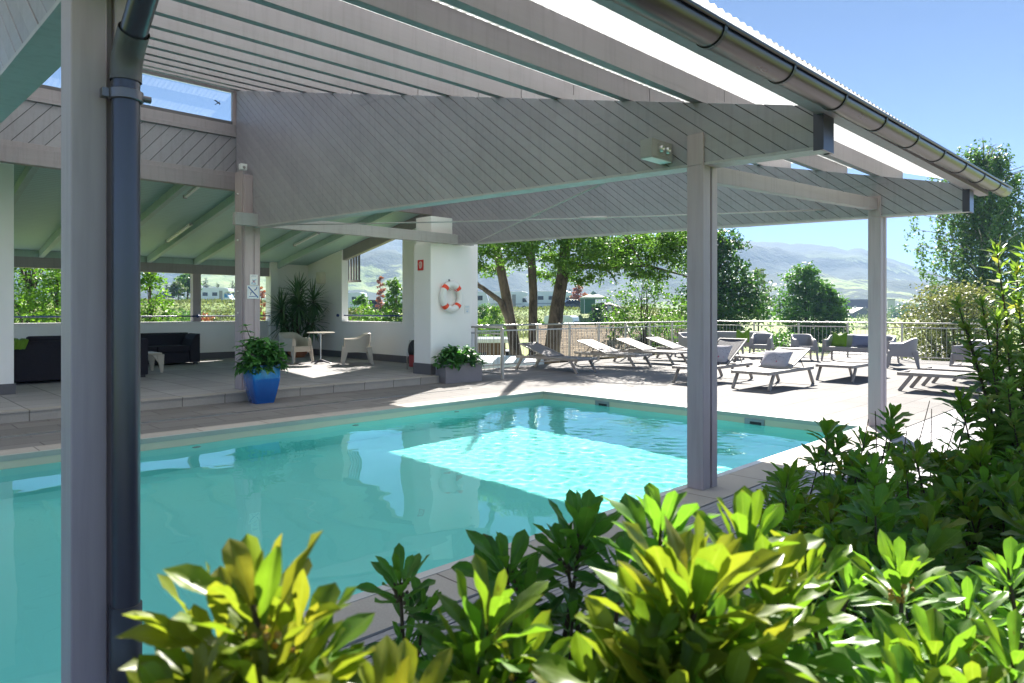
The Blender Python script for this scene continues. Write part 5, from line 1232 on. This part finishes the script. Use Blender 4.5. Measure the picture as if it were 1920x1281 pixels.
plain('car_white', (.72, .73, .75, 1), .25, var=.03, bmp=0, coat=.5); plain('car_dark', (.02, .025, .045, 1), .25, var=.05, bmp=0, coat=.5); plain('car_grey', (.33, .33, .34, 1), .28, var=.05, bmp=0, coat=.5); plain('car_glass', (.02, .025, .03, 1), .06, bmp=0, var=.05); plain('tyre', (.015, .015, .015, 1), .8); plain('lamp_red', (.45, .02, .02, 1), .3); plain('screen_cover', srgb(40, 125, 185), .4); plain('stripe_grey', (.3, .33, .38, 1), .4)
def wheels(root, xs, yw, r=.33):
    for x in xs:
        for s in (-1, 1):
            b = MB(); b.lathe([(0, -.09), (r-.05, -.1), (r, -.06), (r, .06), (r-.05, .1), (0, .09)], 18); o = b.build('wheel', M['tyre'], root, loc=(x, s*yw, r), auto=40); o.rotation_euler = (H, 0, 0)
            b = MB(); b.lathe([(0, .1), (r*.55, .105), (r*.6, .09)], 14); b.build('rim', M['steel'], o)
def place(name, px, d, rz, lb, cat, group=None):
    p = P(px, d); return empty(name, (p.x, p.y, float(terr(p.x, p.y))), rz, lb, cat, group)
MH = 'motorhomes and caravans on the camp site'
def motorhome(px, d, rz, lb, cover=False, L=6.4):
    r_ = place('motorhome', px, d, rz, lb, 'motorhome', MH); x0, x1 = -L/2, L/2
    b = MB(); b.prism([(x0, -1.1, .45), (x1-1.2, -1.1, .45), (x1-1.2, -1.1, 1.95), (x1-.35, -1.1, 2.25), (x1-.45, -1.1, 2.75), (x1-1.3, -1.1, 2.9), (x0+.1, -1.1, 2.9), (x0, -1.1, 2.75)], (0, 2.2, 0)); b.build('body', M['car_white'], r_, bevel=.06)
    b = MB(); b.prism([(x1-1.195, -.98, .4), (x1-.02, -.98, .45), (x1, -.98, 1.0), (x1-.35, -.98, 1.2), (x1-.75, -.98, 1.9), (x1-1.195, -.98, 1.94)], (0, 1.96, 0)); cab = b.build('cab', M['car_white'], r_, bevel=.05)
    b = MB(); b.prism([(x1-.33, -.85, 1.24), (x1-.31, -.85, 1.24), (x1-.71, -.85, 1.89), (x1-.73, -.85, 1.89)], (0, 1.7, 0))
    b.prism([(x1-1.15, -.99, 1.2), (x1-.45, -.99, 1.2), (x1-.78, -.99, 1.82), (x1-1.15, -.99, 1.84)], (0, 1.98, 0)); b.build('windscreen', M['screen_cover'] if cover else M['car_glass'], r_)
    for xx in (x0+.7, x0+2.4):
        b = MB(); b.box(xx, xx+.9, -1.115, -1.101, 1.5, 2.1); b.build('window', M['car_glass'], r_, bevel=.02)
    b = MB(); b.box(x0+.01, x1-1.3, -1.108, -1.1005, .85, .98); b.build('stripe', M['stripe_grey'], r_)
    b = MB(); b.box(x0-.012, x0-.001, -.6, .6, 1.55, 2.1); b.build('rear_window', M['car_glass'], r_)
    b = MB(); b.box(x0+3.6, x0+4.2, -1.11, -1.1005, .5, 2.4); b.build('door', M['box_grey'], r_)
    wheels(r_, (x0+1.5, x1-.9), .95); return r_
def caravan(px, d, rz, lb, L=4.6):
    r_ = place('caravan', px, d, rz, lb, 'caravan', MH); b = MB(); b.prism([(-L/2, -1.1, .45), (L/2, -1.1, .45), (L/2+.1, -1.1, 1.3), (L/2-.25, -1.1, 2.5), (L/2-.6, -1.1, 2.62), (-L/2+.4, -1.1, 2.62), (-L/2+.1, -1.1, 2.45), (-L/2-.05, -1.1, 1.3)], (0, 2.2, 0)); b.build('body', M['car_white'], r_, bevel=.07)
    b = MB(); b.box(-L/2+.5, -L/2+1.6, -1.115, -1.101, 1.35, 2.0); b.build('window', M['car_glass'], r_, bevel=.02); b = MB(); b.box(L/2-1.6, L/2-.7, -1.115, -1.101, 1.35, 2.0); b.build('window', M['car_glass'], r_, bevel=.02)
    b = MB(); b.bar((-L/2-.03, 0, 2.0), (-L/2-.045, 0, 1.4), 1.4, .02, up=(1, 0, 0)); b.build('rear_window', M['car_glass'], r_)
    for s in (-1, 1):
        b = MB(); b.box(-L/2-.02, -L/2+.03, s*.9-.12, s*.9+.12, .6, .9); b.build('tail_lamp', M['lamp_red'], r_)
    b = MB(); b.bar((L/2, 0, .5), (L/2+1.1, 0, .5), .1, .1); b.build('tow_bar', M['dark_metal'], r_); wheels(r_, (0,), 1.0); return r_
def car(px, d, rz, mat, lb):
    r_ = place('parked_car', px, d, rz, lb, 'car', 'cars on the camp site'); b = MB(); b.prism([(-2.05, -.86, .28), (2.0, -.86, .28), (2.1, -.86, .6), (1.95, -.86, .82), (1.05, -.86, .95), (-1.95, -.86, .98), (-2.1, -.86, .7)], (0, 1.72, 0)); b.build('body', M[mat], r_, bevel=.06)
    b = MB(); b.prism([(1.0, -.76, .955), (.35, -.66, 1.45), (-1.3, -.66, 1.47), (-1.95, -.76, .98)], (0, 1.45, 0)); b.build('cabin', M['car_glass'], r_, bevel=.05); b = MB(); b.prism([(.3, -.66, 1.46), (-1.25, -.66, 1.48), (-1.2, -.66, 1.52), (.2, -.66, 1.5)], (0, 1.32, 0)); b.build('roof', M[mat], r_, bevel=.02)
    for s in (-1, 1):
        b = MB(); b.box(-2.11, -2.0, s*.68-.14, s*.68+.14, .68, .86); b.build('tail_lamp', M['lamp_red'], r_); b = MB(); b.box(1.95, 2.09, s*.62-.16, s*.62+.16, .58, .72); b.build('headlight', M['white_plastic'], r_)
    wheels(r_, (-1.3, 1.3), .8, .31); return r_
motorhome(408, 118, RAD(-48), 'white camper with blue screen covers behind the low wall', True, 5.6); motorhome(955, 108, RAD(-44), 'white motorhome parked behind the left tree trunk'); motorhome(1036, 110, RAD(-40), 'white motorhome with dark windows between the middle and right trunks and the dark car')
caravan(1052, 76, RAD(20)+H, 'small white caravan on the lower lane seen from behind past the right trunk', 3.6); caravan(655, 92, RAD(-50), 'white caravan at the left edge of the lounge window'); caravan(884, 96, RAD(-45), 'white caravan just right of the white pillar')
car(315, 116, RAD(35), 'car_grey', 'silver car with red tail lamps in the back opening'); car(1078, 103, RAD(-30), 'car_dark', 'dark blue car beside the green party tent'); car(704, 94, RAD(-40), 'car_dark', 'dark car between the bushes in the lounge window')
c = car(955, 29, RAD(-45), 'car_white', 'white car low behind the fence below the left trunk'); 
def party_tent(px, d):
    r_ = place('party_tent', px, d, RAD(-40), 'green party tent with a pale pointed roof on the camp meadow', 'tent'); plain('tent_green', (.03, .13, .07, 1), .7); plain('tent_pale', (.25, .34, .22, 1), .7)
    for i in (-1, 1):
        for j in (-1, 1): b = MB(); b.tube([(i*1.45, j*1.45, 0), (i*1.45, j*1.45, 2.1)], .03, 6); b.build('leg', M['steel'], r_)
    b = MB(); b.add([(-1.55, -1.55, 2.0), (1.55, -1.55, 2.0), (1.55, 1.55, 2.0), (-1.55, 1.55, 2.0), (-1.5, -1.5, 2.25), (1.5, -1.5, 2.25), (1.5, 1.5, 2.25), (-1.5, 1.5, 2.25), (0, 0, 3.15), (-.5, -.5, 2.65), (.5, -.5, 2.65), (.5, .5, 2.65), (-.5, .5, 2.65)], [(0, 1, 5, 4), (1, 2, 6, 5), (2, 3, 7, 6), (3, 0, 4, 7), (4, 5, 10, 9), (5, 6, 11, 10), (6, 7, 12, 11), (7, 4, 9, 12), (9, 10, 8), (10, 11, 8), (11, 12, 8), (12, 9, 8)]); b.build('canopy', M['tent_pale'], r_, solid=.02)
    b = MB(); b.box(-1.46, -.0, -1.47, -1.45, .02, 2.0); b.box(-1.47, -1.45, -1.44, 1.44, .02, 2.0); b.build('side_wall', M['tent_green'], r_)
party_tent(1112, 93)
def dome_tent(px, d):
    r_ = place('dome_tent', px, d, RAD(-42), 'brown and plum tunnel tent beside the green party tent', 'tent'); plain('tent_brown', (.12, .07, .06, 1), .6, var=.3, vs_=2); plain('tent_plum', (.07, .045, .075, 1), .6)
    b = MB(); b.grid(lambda u, v: ((u-.5)*4.6, 1.25*(1-.35*abs(u-.45)*2*abs(u-.45)*2)*cos(pi*v), 1.75*(1-.5*(abs(u-.4)*1.7)**2)*abs(sin(pi*v))*(1+.03*sin(u*25))), 20, 14); b.build('fly_sheet', M['tent_brown'], r_, smooth=True, solid=.01)
    for u in (-1.3, 0, 1.3): b = MB(); b.tube([(u, 1.28*cos(a)*(1-.03*abs(u)), 1.72*sin(a)*(1-.06*u*u)) for a in np.linspace(0, pi, 13)], .035, 6); b.build('pole_sleeve', M['tent_plum'], r_)
    b = MB(); b.prism([(-.35, -1.29, .05), (.35, -1.29, .05), (.25, -1.05, 1.3), (-.25, -1.05, 1.3)], (0, .02, 0)); b.build('door', M['verge_pale'], r_)
dome_tent(1140, 92)
plain('roof_maroon', (.10, .04, .05, 1), .6, var=.2, vs_=.5); plain('roof_grey', (.36, .31, .29, 1), .7); plain('wall_cream', (.55, .52, .47, 1), .8); plain('wall_wood', (.12, .10, .09, 1), .8)
def house(px, d, rz, w_, L, he, ht, roofm, wallm, lb, base_y=None):
    p = P(px, d); g = float(terr(p.x, p.y)); r_ = empty('house', (p.x, p.y, g), rz, lb, 'house', 'far houses in the valley'); b = MB(); b.prism([(-w_/2, -L/2, 0), (w_/2, -L/2, 0), (w_/2, -L/2, he), (0, -L/2, ht-.2), (-w_/2, -L/2, he)], (0, L, 0)); b.build('wall', M[wallm], r_)
    b = MB()
    for s in (-1, 1): b.prism([(0, -L/2-.9, ht), (s*(w_/2+.9), -L/2-.9, he-.9*(ht-he)/(w_/2)), (s*(w_/2+.9), -L/2-.9, he-.9*(ht-he)/(w_/2)+.3), (0, -L/2-.9, ht+.3)], (0, L+1.8, 0))
    rf = b.build('roof', M[roofm], r_); b = MB(); b.box(-.4, .4, L*.2, L*.2+.8, ht-.4, ht+1.1); b.build('chimney', M['wall_cream'], rf)
    for k in range(3): b = MB(); x = -w_/2+w_*(k+.5)/3; b.box(x-.5, x+.5, -L/2-.06, -L/2-.002, he*.45, he*.45+1.2); b.build('window', M['car_glass'], r_)
    for k in range(3): b = MB(); y = -L/2+L*(k+.5)/3; b.box(-w_/2-.06, -w_/2-.002, y-.5, y+.5, he*.45, he*.45+1.2); b.build('window', M['car_glass'], r_)
house(1602, 380, RAD(35), 11, 17, 5.2, 9.8, 'roof_maroon', 'wall_wood', 'far farmhouse with a broad maroon roof on the valley meadow'); house(1608, 345, RAD(-45), 9, 10, 2.6, 4.9, 'roof_grey', 'wall_wood', 'far wooden barn with a pale roof in front of the maroon farmhouse'); house(1583, 400, RAD(30), 9, 12, 4.2, 6.6, 'roof_grey', 'wall_cream', 'far pale roofed house left of the maroon farmhouse')
def tower(px, d):
    p = P(px, d); g = float(terr(p.x, p.y)); r_ = empty('silo_tower', (p.x, p.y, g), RAD(20), 'far pale concrete tower right behind the last post', 'tower'); b = MB(); b.box(-1.6, 1.6, -1.6, 1.6, 0, ZY(563, d)-g); b.build('shaft', M['wall_cream'], r_, bevel=.1); b = MB(); b.box(-1.75, 1.75, -1.75, 1.75, ZY(563, d)-g+.002, ZY(562, d)-g+.3); b.build('cap', M['roof_grey'], r_)
tower(1671, 330)
FT = 'distant trees on the valley meadow'
r0 = random.Random(31); i = 0
for (px, d, top, w_, lb) in [(1432, 260, 577, 7, 'small bluish tree on the far green field'), (1640, 420, 578, 12, 'far tree clump right of the maroon farmhouse'), (1588, 430, 576, 10, 'far tree behind the pale roofed house'), (1690, 300, 572, 11, 'far round tree right of the pale concrete tower'), (1712, 280, 570, 13, 'far round tree left of the cream flowered shrub'), (1740, 300, 566, 14, 'far tree just above the cream flowered shrub'), (1660, 460, 576, 9, 'far tree left of the concrete tower')]:
    tree('field_tree', lb, 'tree', px, d, top, w_, 'leaf_dark', 900, .9, 'round', seed=100+i, crown0=.1, k=12, group=FT); i += 1
# pale gravel turning place below the right end of the fence
def gravel():
    mb = MB(); pl_ = [(1535, 36), (1560, 50), (1650, 58), (1750, 60), (1830, 58), (1900, 50), (1900, 40), (1800, 36), (1700, 33), (1600, 33)]
    v = [P(a, b) for a, b in pl_]; c = P(1720, 45); tri = [(c.x, c.y, float(terr(c.x, c.y))+.16)]
    n = len(v); K = 4
    for j in range(1, K+1):
        for q in v: e = c.lerp(q, j/K); tri.append((e.x, e.y, float(terr(e.x, e.y))+.16))
    f = [(0, 1+i_, 1+(i_+1) % n) for i_ in range(n)]+[(1+(j-1)*n+i_, 1+j*n+i_, 1+j*n+(i_+1) % n, 1+(j-1)*n+(i_+1) % n) for j in range(1, K) for i_ in range(n)]
    area = sum(v[k].x*v[(k+1) % n].y-v[(k+1) % n].x*v[k].y for k in range(n))
    if area < 0: f = [q[::-1] for q in f]
    mb.add(tri, f); plain('gravel', (.50, .48, .46, 1), .9, var=.08, vs_=3, bmp=.5, bs=30); tag(mb.build('gravel_path', M['gravel']), 'pale gravel turning place below the terrace', 'path', kind='structure')
gravel()
# covered trailer and kiosk close behind the fence
tr_ = empty('covered_trailer', tuple(P(945, 19.0))[:2]+(-1.7,), RAD(-43), 'long pale blue covered trailer right behind the left end of the fence', 'trailer'); plain('tarp_pale', (.56, .64, .70, 1), .5, var=.06, vs_=2)
b = MB(); b.box(-1.1, 1.0, -.7, .7, .55, 1.55); b.build('body', M['stripe_grey'], tr_, bevel=.03); b = MB(); b.prism([(-1.14, -.74, 1.551), (-1.14, .74, 1.551), (-1.14, .74, 1.72), (-1.14, .3, 1.86), (-1.14, -.3, 1.86), (-1.14, -.74, 1.72)], (2.2, 0, 0)); b.build('tarpaulin', M['tarp_pale'], tr_, bevel=.04); wheels(tr_, (0,), .8, .32); b = MB(); b.bar((1.0, 0, .6), (2.0, 0, .5), .08, .08); b.build('tow_bar', M['dark_metal'], tr_)
kz = P(895, 26); ks = empty('kiosk', (kz.x, kz.y, -1.7), RAD(-40), 'small brown kiosk with a flat white roof behind the short gate fence', 'kiosk'); b = MB(); b.box(-1.0, 1.0, -.9, .9, 0, 1.95); b.build('wall', M['timber_brown'], ks); b = MB(); b.box(-1.2, 1.2, -1.1, 1.1, 1.952, 2.1); b.build('roof', M['car_white'], ks, bevel=.02); b = MB(); b.box(-.6, .3, -.93, -.902, .9, 1.6); b.build('window', M['car_glass'], ks)
# a bird far up in the clerestory view
bd = MB(); bd.tube([(0, -.22, 0), (0, -.1, .0), (0, .08, .01), (0, .2, .02)], [.01, .055, .05, .015], 8); bd.prism([(0, .06, .02), (.02, -.06, .02), (.42, -.14, .10), (.30, .02, .10)], (0, 0, .012)); bd.prism([(0, .06, .02), (-.02, -.06, .02), (-.35, -.16, .16), (-.28, .0, .14)], (0, 0, .012)); bd.prism([(0, -.18, 0), (.07, -.34, 0), (-.07, -.34, 0)], (0, 0, .01))
p = P(409, 62); o = bd.build('bird', M['timber_dark'], loc=(p.x, p.y, ZY(193, 62))); o.rotation_euler = (RAD(50), RAD(35), RAD(-60)); tag(o, 'dark bird flying past the high window', 'bird')
# ------------------------------------------------------------ evergreen shrubs in the bed next to the camera
leaf_mat('shrub_leaf', [(.045, .135, .024), (.12, .27, .042), (.115, .245, .028), (.145, .225, .02), (.25, .235, .03)], .48, .36, spec=.4)
leaf_mat('tall_shrub_leaf', [(.07, .14, .022), (.13, .235, .04), (.21, .32, .065), (.34, .33, .08)], .42, .42)
plain('bud_brown', (.10, .065, .03, 1), .6); plain('bud_orange', (.55, .30, .05, 1), .5)
class Shrub:
    def __init__(s, label, base, seed, group='evergreen shrubs beside the deck', name='evergreen_shrub', mat='shrub_leaf', shape='obovate'):
        s.root = empty(name, (base[0], base[1], -.03), 0, label, 'shrub', group); s.o = np.array([base[0], base[1], -.03]); s.r = np.random.RandomState(seed); s.st = MB(); s.A = [[] for _ in range(6)]; s.seed = seed; s.mat = mat; s.shape = shape
    def leaf(s, p, d, u, l, w_, t):
        for a, v in zip(s.A, (p-s.o, d, u, l, w_, t)): a.append(v)
    def shoot(s, tip, L=.08, n=12, tone=.4, axis=(0, 0, 1), low=8, stem=.28, buds=0, openness=1.0, ar=.45, foot=None, orange=False):
        r = s.r; tip = np.array(tip, float); ax = np.array(axis, float); ax /= np.linalg.norm(ax)
        t1 = np.cross(ax, [1, 0, .3]); t1 /= np.linalg.norm(t1); t2 = np.cross(ax, t1); a0 = r.uniform(0, 6.28)
        for i in range(n):
            f = (i+.5)/n; a = a0+i*2.39996+r.uniform(-.25, .25); el = RAD(80-62*f**.8*openness)+r.uniform(-.14, .14)
            rad = t1*cos(a)+t2*sin(a); d = ax*sin(el)+rad*cos(el); u = ax*cos(el)-rad*sin(el)
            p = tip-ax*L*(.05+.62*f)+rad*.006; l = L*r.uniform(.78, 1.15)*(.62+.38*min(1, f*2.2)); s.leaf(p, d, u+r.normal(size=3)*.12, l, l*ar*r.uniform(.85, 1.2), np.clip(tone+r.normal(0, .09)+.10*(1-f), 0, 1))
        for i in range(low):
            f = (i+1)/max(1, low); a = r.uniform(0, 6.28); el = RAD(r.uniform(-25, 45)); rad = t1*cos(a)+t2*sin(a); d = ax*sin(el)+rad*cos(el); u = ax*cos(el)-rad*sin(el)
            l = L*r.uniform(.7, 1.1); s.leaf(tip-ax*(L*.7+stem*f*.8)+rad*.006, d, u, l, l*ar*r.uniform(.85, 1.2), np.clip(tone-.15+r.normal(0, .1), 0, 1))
        q = tip-ax*(L*.7+stem); s.st.tube([tip-s.o, tip-ax*L*.7-s.o, q-s.o], [.002, .0032, .0045], 5, cap=False)
        if foot is not None:
            m_ = (q+np.array(foot))*.5+np.array([r.uniform(-.05, .05), r.uniform(-.05, .05), .04]); s.st.tube([q-s.o, m_-s.o, np.array(foot)-s.o], [.0045, .006, .009], 5, cap=False)
        for i in range(buds):
            a = r.uniform(0, 6.28); rr = r.uniform(.0, .016); c = tip-ax*L*r.uniform(.12, .5)+t1*rr*cos(a)+t2*rr*sin(a); s.st.ball(c-s.o, r.uniform(.0022, .004), n=6, m=4, mi=2 if orange else 1)
    def finish(s, nl=6, nw=4, curl=.22):
        leaves('foliage', s.root, M[s.mat], *s.A, shape=s.shape, nl=nl, nw=nw, curl=curl, fold=.30, wave=.05, seed=s.seed)
        s.st.build('stems', [M['stem_brown'], M['bud_brown'], M['bud_orange']], s.root, smooth=True)
        return s.root
def hp(px, py, d): p = P(px, d); return (p.x, p.y, ZY(py, d))
def near(label, seed, foot, shoots, nl=8, nw=6):
    f = P(*foot); s = Shrub(label, (f.x, f.y), seed); s.st.tube([(0, 0, -.05), (.01, 0, .25), (0, .01, .5)], [.014, .012, .009], 7)
    for (px, py, d, L, n, tone, op, b, org) in shoots:
        t = hp(px, py, d); t = (t[0], t[1], t[2]-.7*L); L *= .94; n = int(n*1.45); lean = (s.r.uniform(-.25, .25), s.r.uniform(-.25, .25), 1); s.shoot(t, L, n, tone, lean, low=12, stem=.13, buds=b, openness=op, foot=(f.x, f.y, .45), orange=org, ar=.365)
    return s.finish(nl, nw, .16)
near('yellow green shrub with large glowing leaves right beside the downpipe', 201, (470, .52), [(474, 970, .48, .088, 15, .80, 1.05, 14, True), (545, 1040, .50, .082, 12, .72, 1.1, 10, True), (345, 1180, .44, .066, 9, .88, .7, 6, True), (715, 1205, .46, .070, 9, .86, .75, 0, True), (425, 1030, .50, .080, 12, .78, 1.0, 0, True), (505, 1120, .46, .078, 12, .80, 1.1, 12, True), (390, 1130, .48, .075, 11, .74, 1.1, 0, True), (570, 1120, .53, .075, 11, .70, 1.1, 0, True), (650, 1200, .50, .075, 11, .78, 1.0, 0, True), (285, 1230, .45, .06, 10, .86, .9, 0, True), (770, 1215, .50, .07, 10, .82, .8, 0, True), (480, 1230, .46, .07, 11, .8, 1.1, 0, True), (600, 1185, .52, .075, 10, .66, 1.1, 8, True), (420, 1220, .47, .07, 10, .72, 1.1, 0, True)])
near('slender dark green shrub with brown buds left of the lime green clump', 202, (768, 1.18), [(750, 1022, 1.15, .080, 13, .22, .95, 34, False), (800, 1085, 1.18, .072, 12, .25, 1.1, 0, False), (762, 1155, 1.16, .07, 11, .22, 1.2, 0, False), (815, 1180, 1.15, .07, 11, .24, 1.1, 0, False)])
near('lime green shrub with upright leaves low in front of the pool coping', 203, (930, .72), [(925, 1040, .66, .082, 12, .60, .95, 0, False), (880, 1110, .66, .075, 12, .58, 1.1, 0, False), (965, 1130, .64, .075, 12, .62, 1.1, 8, True), (900, 1190, .62, .07, 11, .62, 1.0, 0, False), (860, 1215, .70, .07, 10, .45, 1.1, 0, False)])
near('dark green shrub with brown bud clusters in front of the sunlit water', 204, (1060, 1.12), [(1095, 905, 1.10, .102, 14, .26, .85, 30, False), (1058, 955, 1.08, .085, 12, .26, 1.0, 24, False), (950, 975, 1.05, .092, 13, .24, 1.0, 10, False), (985, 1040, 1.05, .08, 11, .24, 1.2, 0, False), (1075, 1075, 1.06, .09, 11, .22, 1.2, 0, False), (1165, 985, 1.02, .085, 12, .28, 1.0, 20, False), (1030, 1180, 1.05, .08, 12, .2, 1.2, 0, False), (1085, 1190, 1.1, .08, 12, .22, 1.2, 0, False)])
near('large yellow green shrub with the tallest sunlit leaves in front of the pool side post', 205, (1300, .66), [(1240, 880, .78, .088, 12, .42, .8, 10, False), (1320, 945, .58, .098, 16, .74, 1.0, 0, True), (1262, 965, .60, .095, 14, .70, 1.05, 0, True), (1400, 900, .72, .085, 13, .64, .95, 0, True), (1440, 985, .66, .088, 13, .68, .95, 0, True), (1320, 1060, .56, .09, 13, .74, 1.05, 6, True), (1230, 1050, .58, .085, 12, .72, 1.0, 0, True), (1395, 1075, .58, .09, 13, .70, 1.1, 0, True), (1190, 1100, .55, .09, 14, .72, 1.1, 0, True), (1265, 1150, .52, .085, 14, .74, 1.1, 8, True), (1360, 1180, .53, .085, 13, .68, 1.1, 0, True), (1460, 1020, .72, .085, 12, .58, 1.0, 0, False), (1120, 1180, .55, .08, 11, .68, 1.0, 0, False), (1440, 1160, .6, .08, 12, .6, 1.1, 0, False), (1500, 960, .78, .085, 12, .6, .9, 0, False)])
near('fresh green shrub with orange blossom specks at the bottom right', 206, (1720, .9), [(1690, 990, .95, .088, 14, .50, 1.05, 22, True), (1600, 1020, 1.05, .08, 12, .38, 1.0, 0, False), (1750, 1120, .74, .085, 14, .60, 1.0, 0, True), (1660, 1140, .80, .08, 13, .52, 1.05, 0, False), (1830, 1190, .68, .085, 13, .60, 1.0, 12, True), (1900, 1120, .72, .085, 12, .56, 1.0, 0, False), (1560, 1140, .85, .08, 12, .42, 1.1, 0, False), (1600, 1220, .72, .08, 12, .5, 1.1, 0, False), (1700, 1215, .66, .08, 12, .58, 1.1, 0, False), (1500, 1215, .75, .075, 12, .45, 1.1, 0, False), (1810, 1060, 1.0, .08, 12, .42, 1.0, 0, False), (1890, 1000, 1.1, .08, 12, .42, 1.0, 0, False)])
YB = ([.9, 1.4, 2.5, 2.95, 3.2, 5.0, 7.0], [.40, .72, 1.18, 1.40, .95, .60, .3])
def band(label, x0, x1, seed, dens, zt, nl=5, nw=4, lo=-1.7):
    rr = np.random.RandomState(seed); xc = (x0+x1)/2; yt = np.interp(xc, *YB); s = Shrub(label, (xc, yt-.7), seed)
    A = (x1-x0)*(yt-lo); k = 0
    for i in range(int(A*dens)):
        x = rr.uniform(x0, x1); ym = np.interp(x, *YB)+.05*sin(x*9); y = ym-(ym-lo)*rr.rand()**1.15; edge = min(1, (ym-y)/.35)
        r_ = .7098*x-.704*y; d = .7044*x+.7098*y
        if d < .95 or abs(r_/d) > 1.15: continue
        z = zt(x, y)*(.62+.38*edge**.6)+.075*sin(x*5.3+1)*cos(y*4.7)+rr.normal(0, .045)
        out = (rr.uniform(-.3, .3), rr.uniform(-.3, .3)+.55*(1-edge), 1)
        f = (x+rr.uniform(-.1, .1), y-.12+rr.uniform(-.1, .05), .0)
        s.shoot((x, y, z), rr.uniform(.082, .108), rr.randint(11, 16), float(np.clip(rr.normal(.5, .13), .15, .8)), out, low=11, stem=.22, buds=(10 if rr.rand() < .12 else 0), openness=rr.uniform(.9, 1.25), foot=(f if k % 3 == 0 else None)); k += 1
    return s.finish(nl, nw)
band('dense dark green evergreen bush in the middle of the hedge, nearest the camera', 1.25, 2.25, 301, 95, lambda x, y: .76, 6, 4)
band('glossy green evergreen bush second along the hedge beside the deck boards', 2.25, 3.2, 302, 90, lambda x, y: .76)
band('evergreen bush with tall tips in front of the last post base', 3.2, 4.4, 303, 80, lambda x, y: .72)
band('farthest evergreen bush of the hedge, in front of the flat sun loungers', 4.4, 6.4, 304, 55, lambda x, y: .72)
def sprig(label, px, d, py_tip, seed):
    p = P(px, d); s = Shrub(label, (p.x, p.y), seed); z = ZY(py_tip, d)
    for k in range(9): s.shoot((p.x+s.r.uniform(-.14, .14)*(k > 0), p.y+s.r.uniform(-.14, .14)*(k > 0), z-.03-.075*k), 0.115, 16, .45, (s.r.uniform(-.3, .3), s.r.uniform(-.3, .3), 1), low=8, stem=.25, foot=(p.x, p.y, .0))
    for k in range(3): s.st.tube([(s.r.uniform(.1, .3), s.r.uniform(-.2, .0), .3), (s.r.uniform(.15, .35), s.r.uniform(-.25, -.05), z-.02+.05*k)], [.004, .0022], 5)
    return s.finish(5, 4)
sprig('leafy upright sprig in front of the corner of the pool', 1552, 3.3, 792, 311); sprig('leafy upright sprig right beside the foot of the last post', 1672, 3.9, 768, 312); sprig('glossy rosette over the wooden deck left of the hedge', 1475, 2.7, 880, 313); sprig('bushy sprig rising above the deck boards in front of the flat loungers', 1800, 3.2, 735, 314)
def tall_shrub():
    c = P(1915, 3.2); s = Shrub('tall olive green shrub with narrow leaves at the right edge', (c.x, c.y), 320, None, 'tall_shrub', 'tall_shrub_leaf', 'ovate'); r = s.r
    tips = [(1868, 462, 3.2), (1840, 560, 3.1), (1795, 565, 3.1), (1905, 500, 3.3), (1925, 470, 3.3), (1812, 610, 3.1), (1870, 590, 3.0), (1890, 640, 3.0), (1910, 560, 3.1), (1860, 680, 3.0), (1890, 720, 2.9), (1930, 620, 3.0), (1950, 540, 3.2), (1960, 690, 3.0), (1990, 600, 3.2), (2010, 500, 3.3), (1850, 760, 3.0), (1900, 790, 2.9), (1940, 780, 2.9), (2050, 640, 3.2), (1980, 450, 3.4), (2040, 540, 3.5)]
    for (px, py, d) in tips:
        t = np.array(hp(px, py, d)); f = np.array([c.x+r.uniform(-.1, .1), c.y+r.uniform(-.1, .1), .1]); mid = t*.55+f*.45+np.array([0, 0, .12]); pts = [f, mid, t]; s.st.tube([p_-s.o for p_ in pts], [.011, .007, .002], 6, cap=False)
        n = 66
        for i in range(n):
            u = (i/n)**.75; p_ = (f*(1-u)**2+2*mid*u*(1-u)+t*u*u) if False else (f+(mid-f)*u*2 if u < .5 else mid+(t-mid)*(u-.5)*2)
            if p_[2] < .45: continue
            tan = (t-mid)/np.linalg.norm(t-mid); a = i*2.4; x_ = np.cross(tan, [0, 1, .2]); x_ /= np.linalg.norm(x_); y_ = np.cross(tan, x_); el = r.uniform(.25, .8)+(.5 if u > .93 else 0); rad = x_*cos(a)+y_*sin(a); d_ = tan*sin(el)+rad*cos(el); l = r.uniform(.07, .115)*(1 if u < .93 else .7)
            s.leaf(p_, d_, tan*cos(el)-rad*sin(el), l, l*.34, np.clip(r.normal(.5, .2)+(.15 if u > .9 else 0)+(.35 if r.rand() < .02 else 0), 0, 1))
        s.shoot(t, .075, 9, .55, (t-mid), low=0, stem=.1, ar=.27)
    s.finish(5, 2, .2)
tall_shrub()
# ------------------------------------------------------------ valley haze
def haze():
    mb = MB(); mb.box(-2500, 2800, -2500, 2800, -7, 275)
    m = bpy.data.materials.new('haze_air'); m.use_nodes = True; t = m.node_tree
    t.nodes.remove(t.nodes['Principled BSDF']); v = N(t, 'ShaderNodeVolumePrincipled')
    v.inputs['Color'].default_value = (.42, .62, 1, 1); v.inputs['Density'].default_value = .00036; v.inputs['Anisotropy'].default_value = 0
    t.links.new(v.outputs[0], t.nodes['Material Output'].inputs['Volume'])
    tag(mb.build('haze', m), 'thin blue summer haze over the whole valley', 'haze', kind='stuff')
haze()
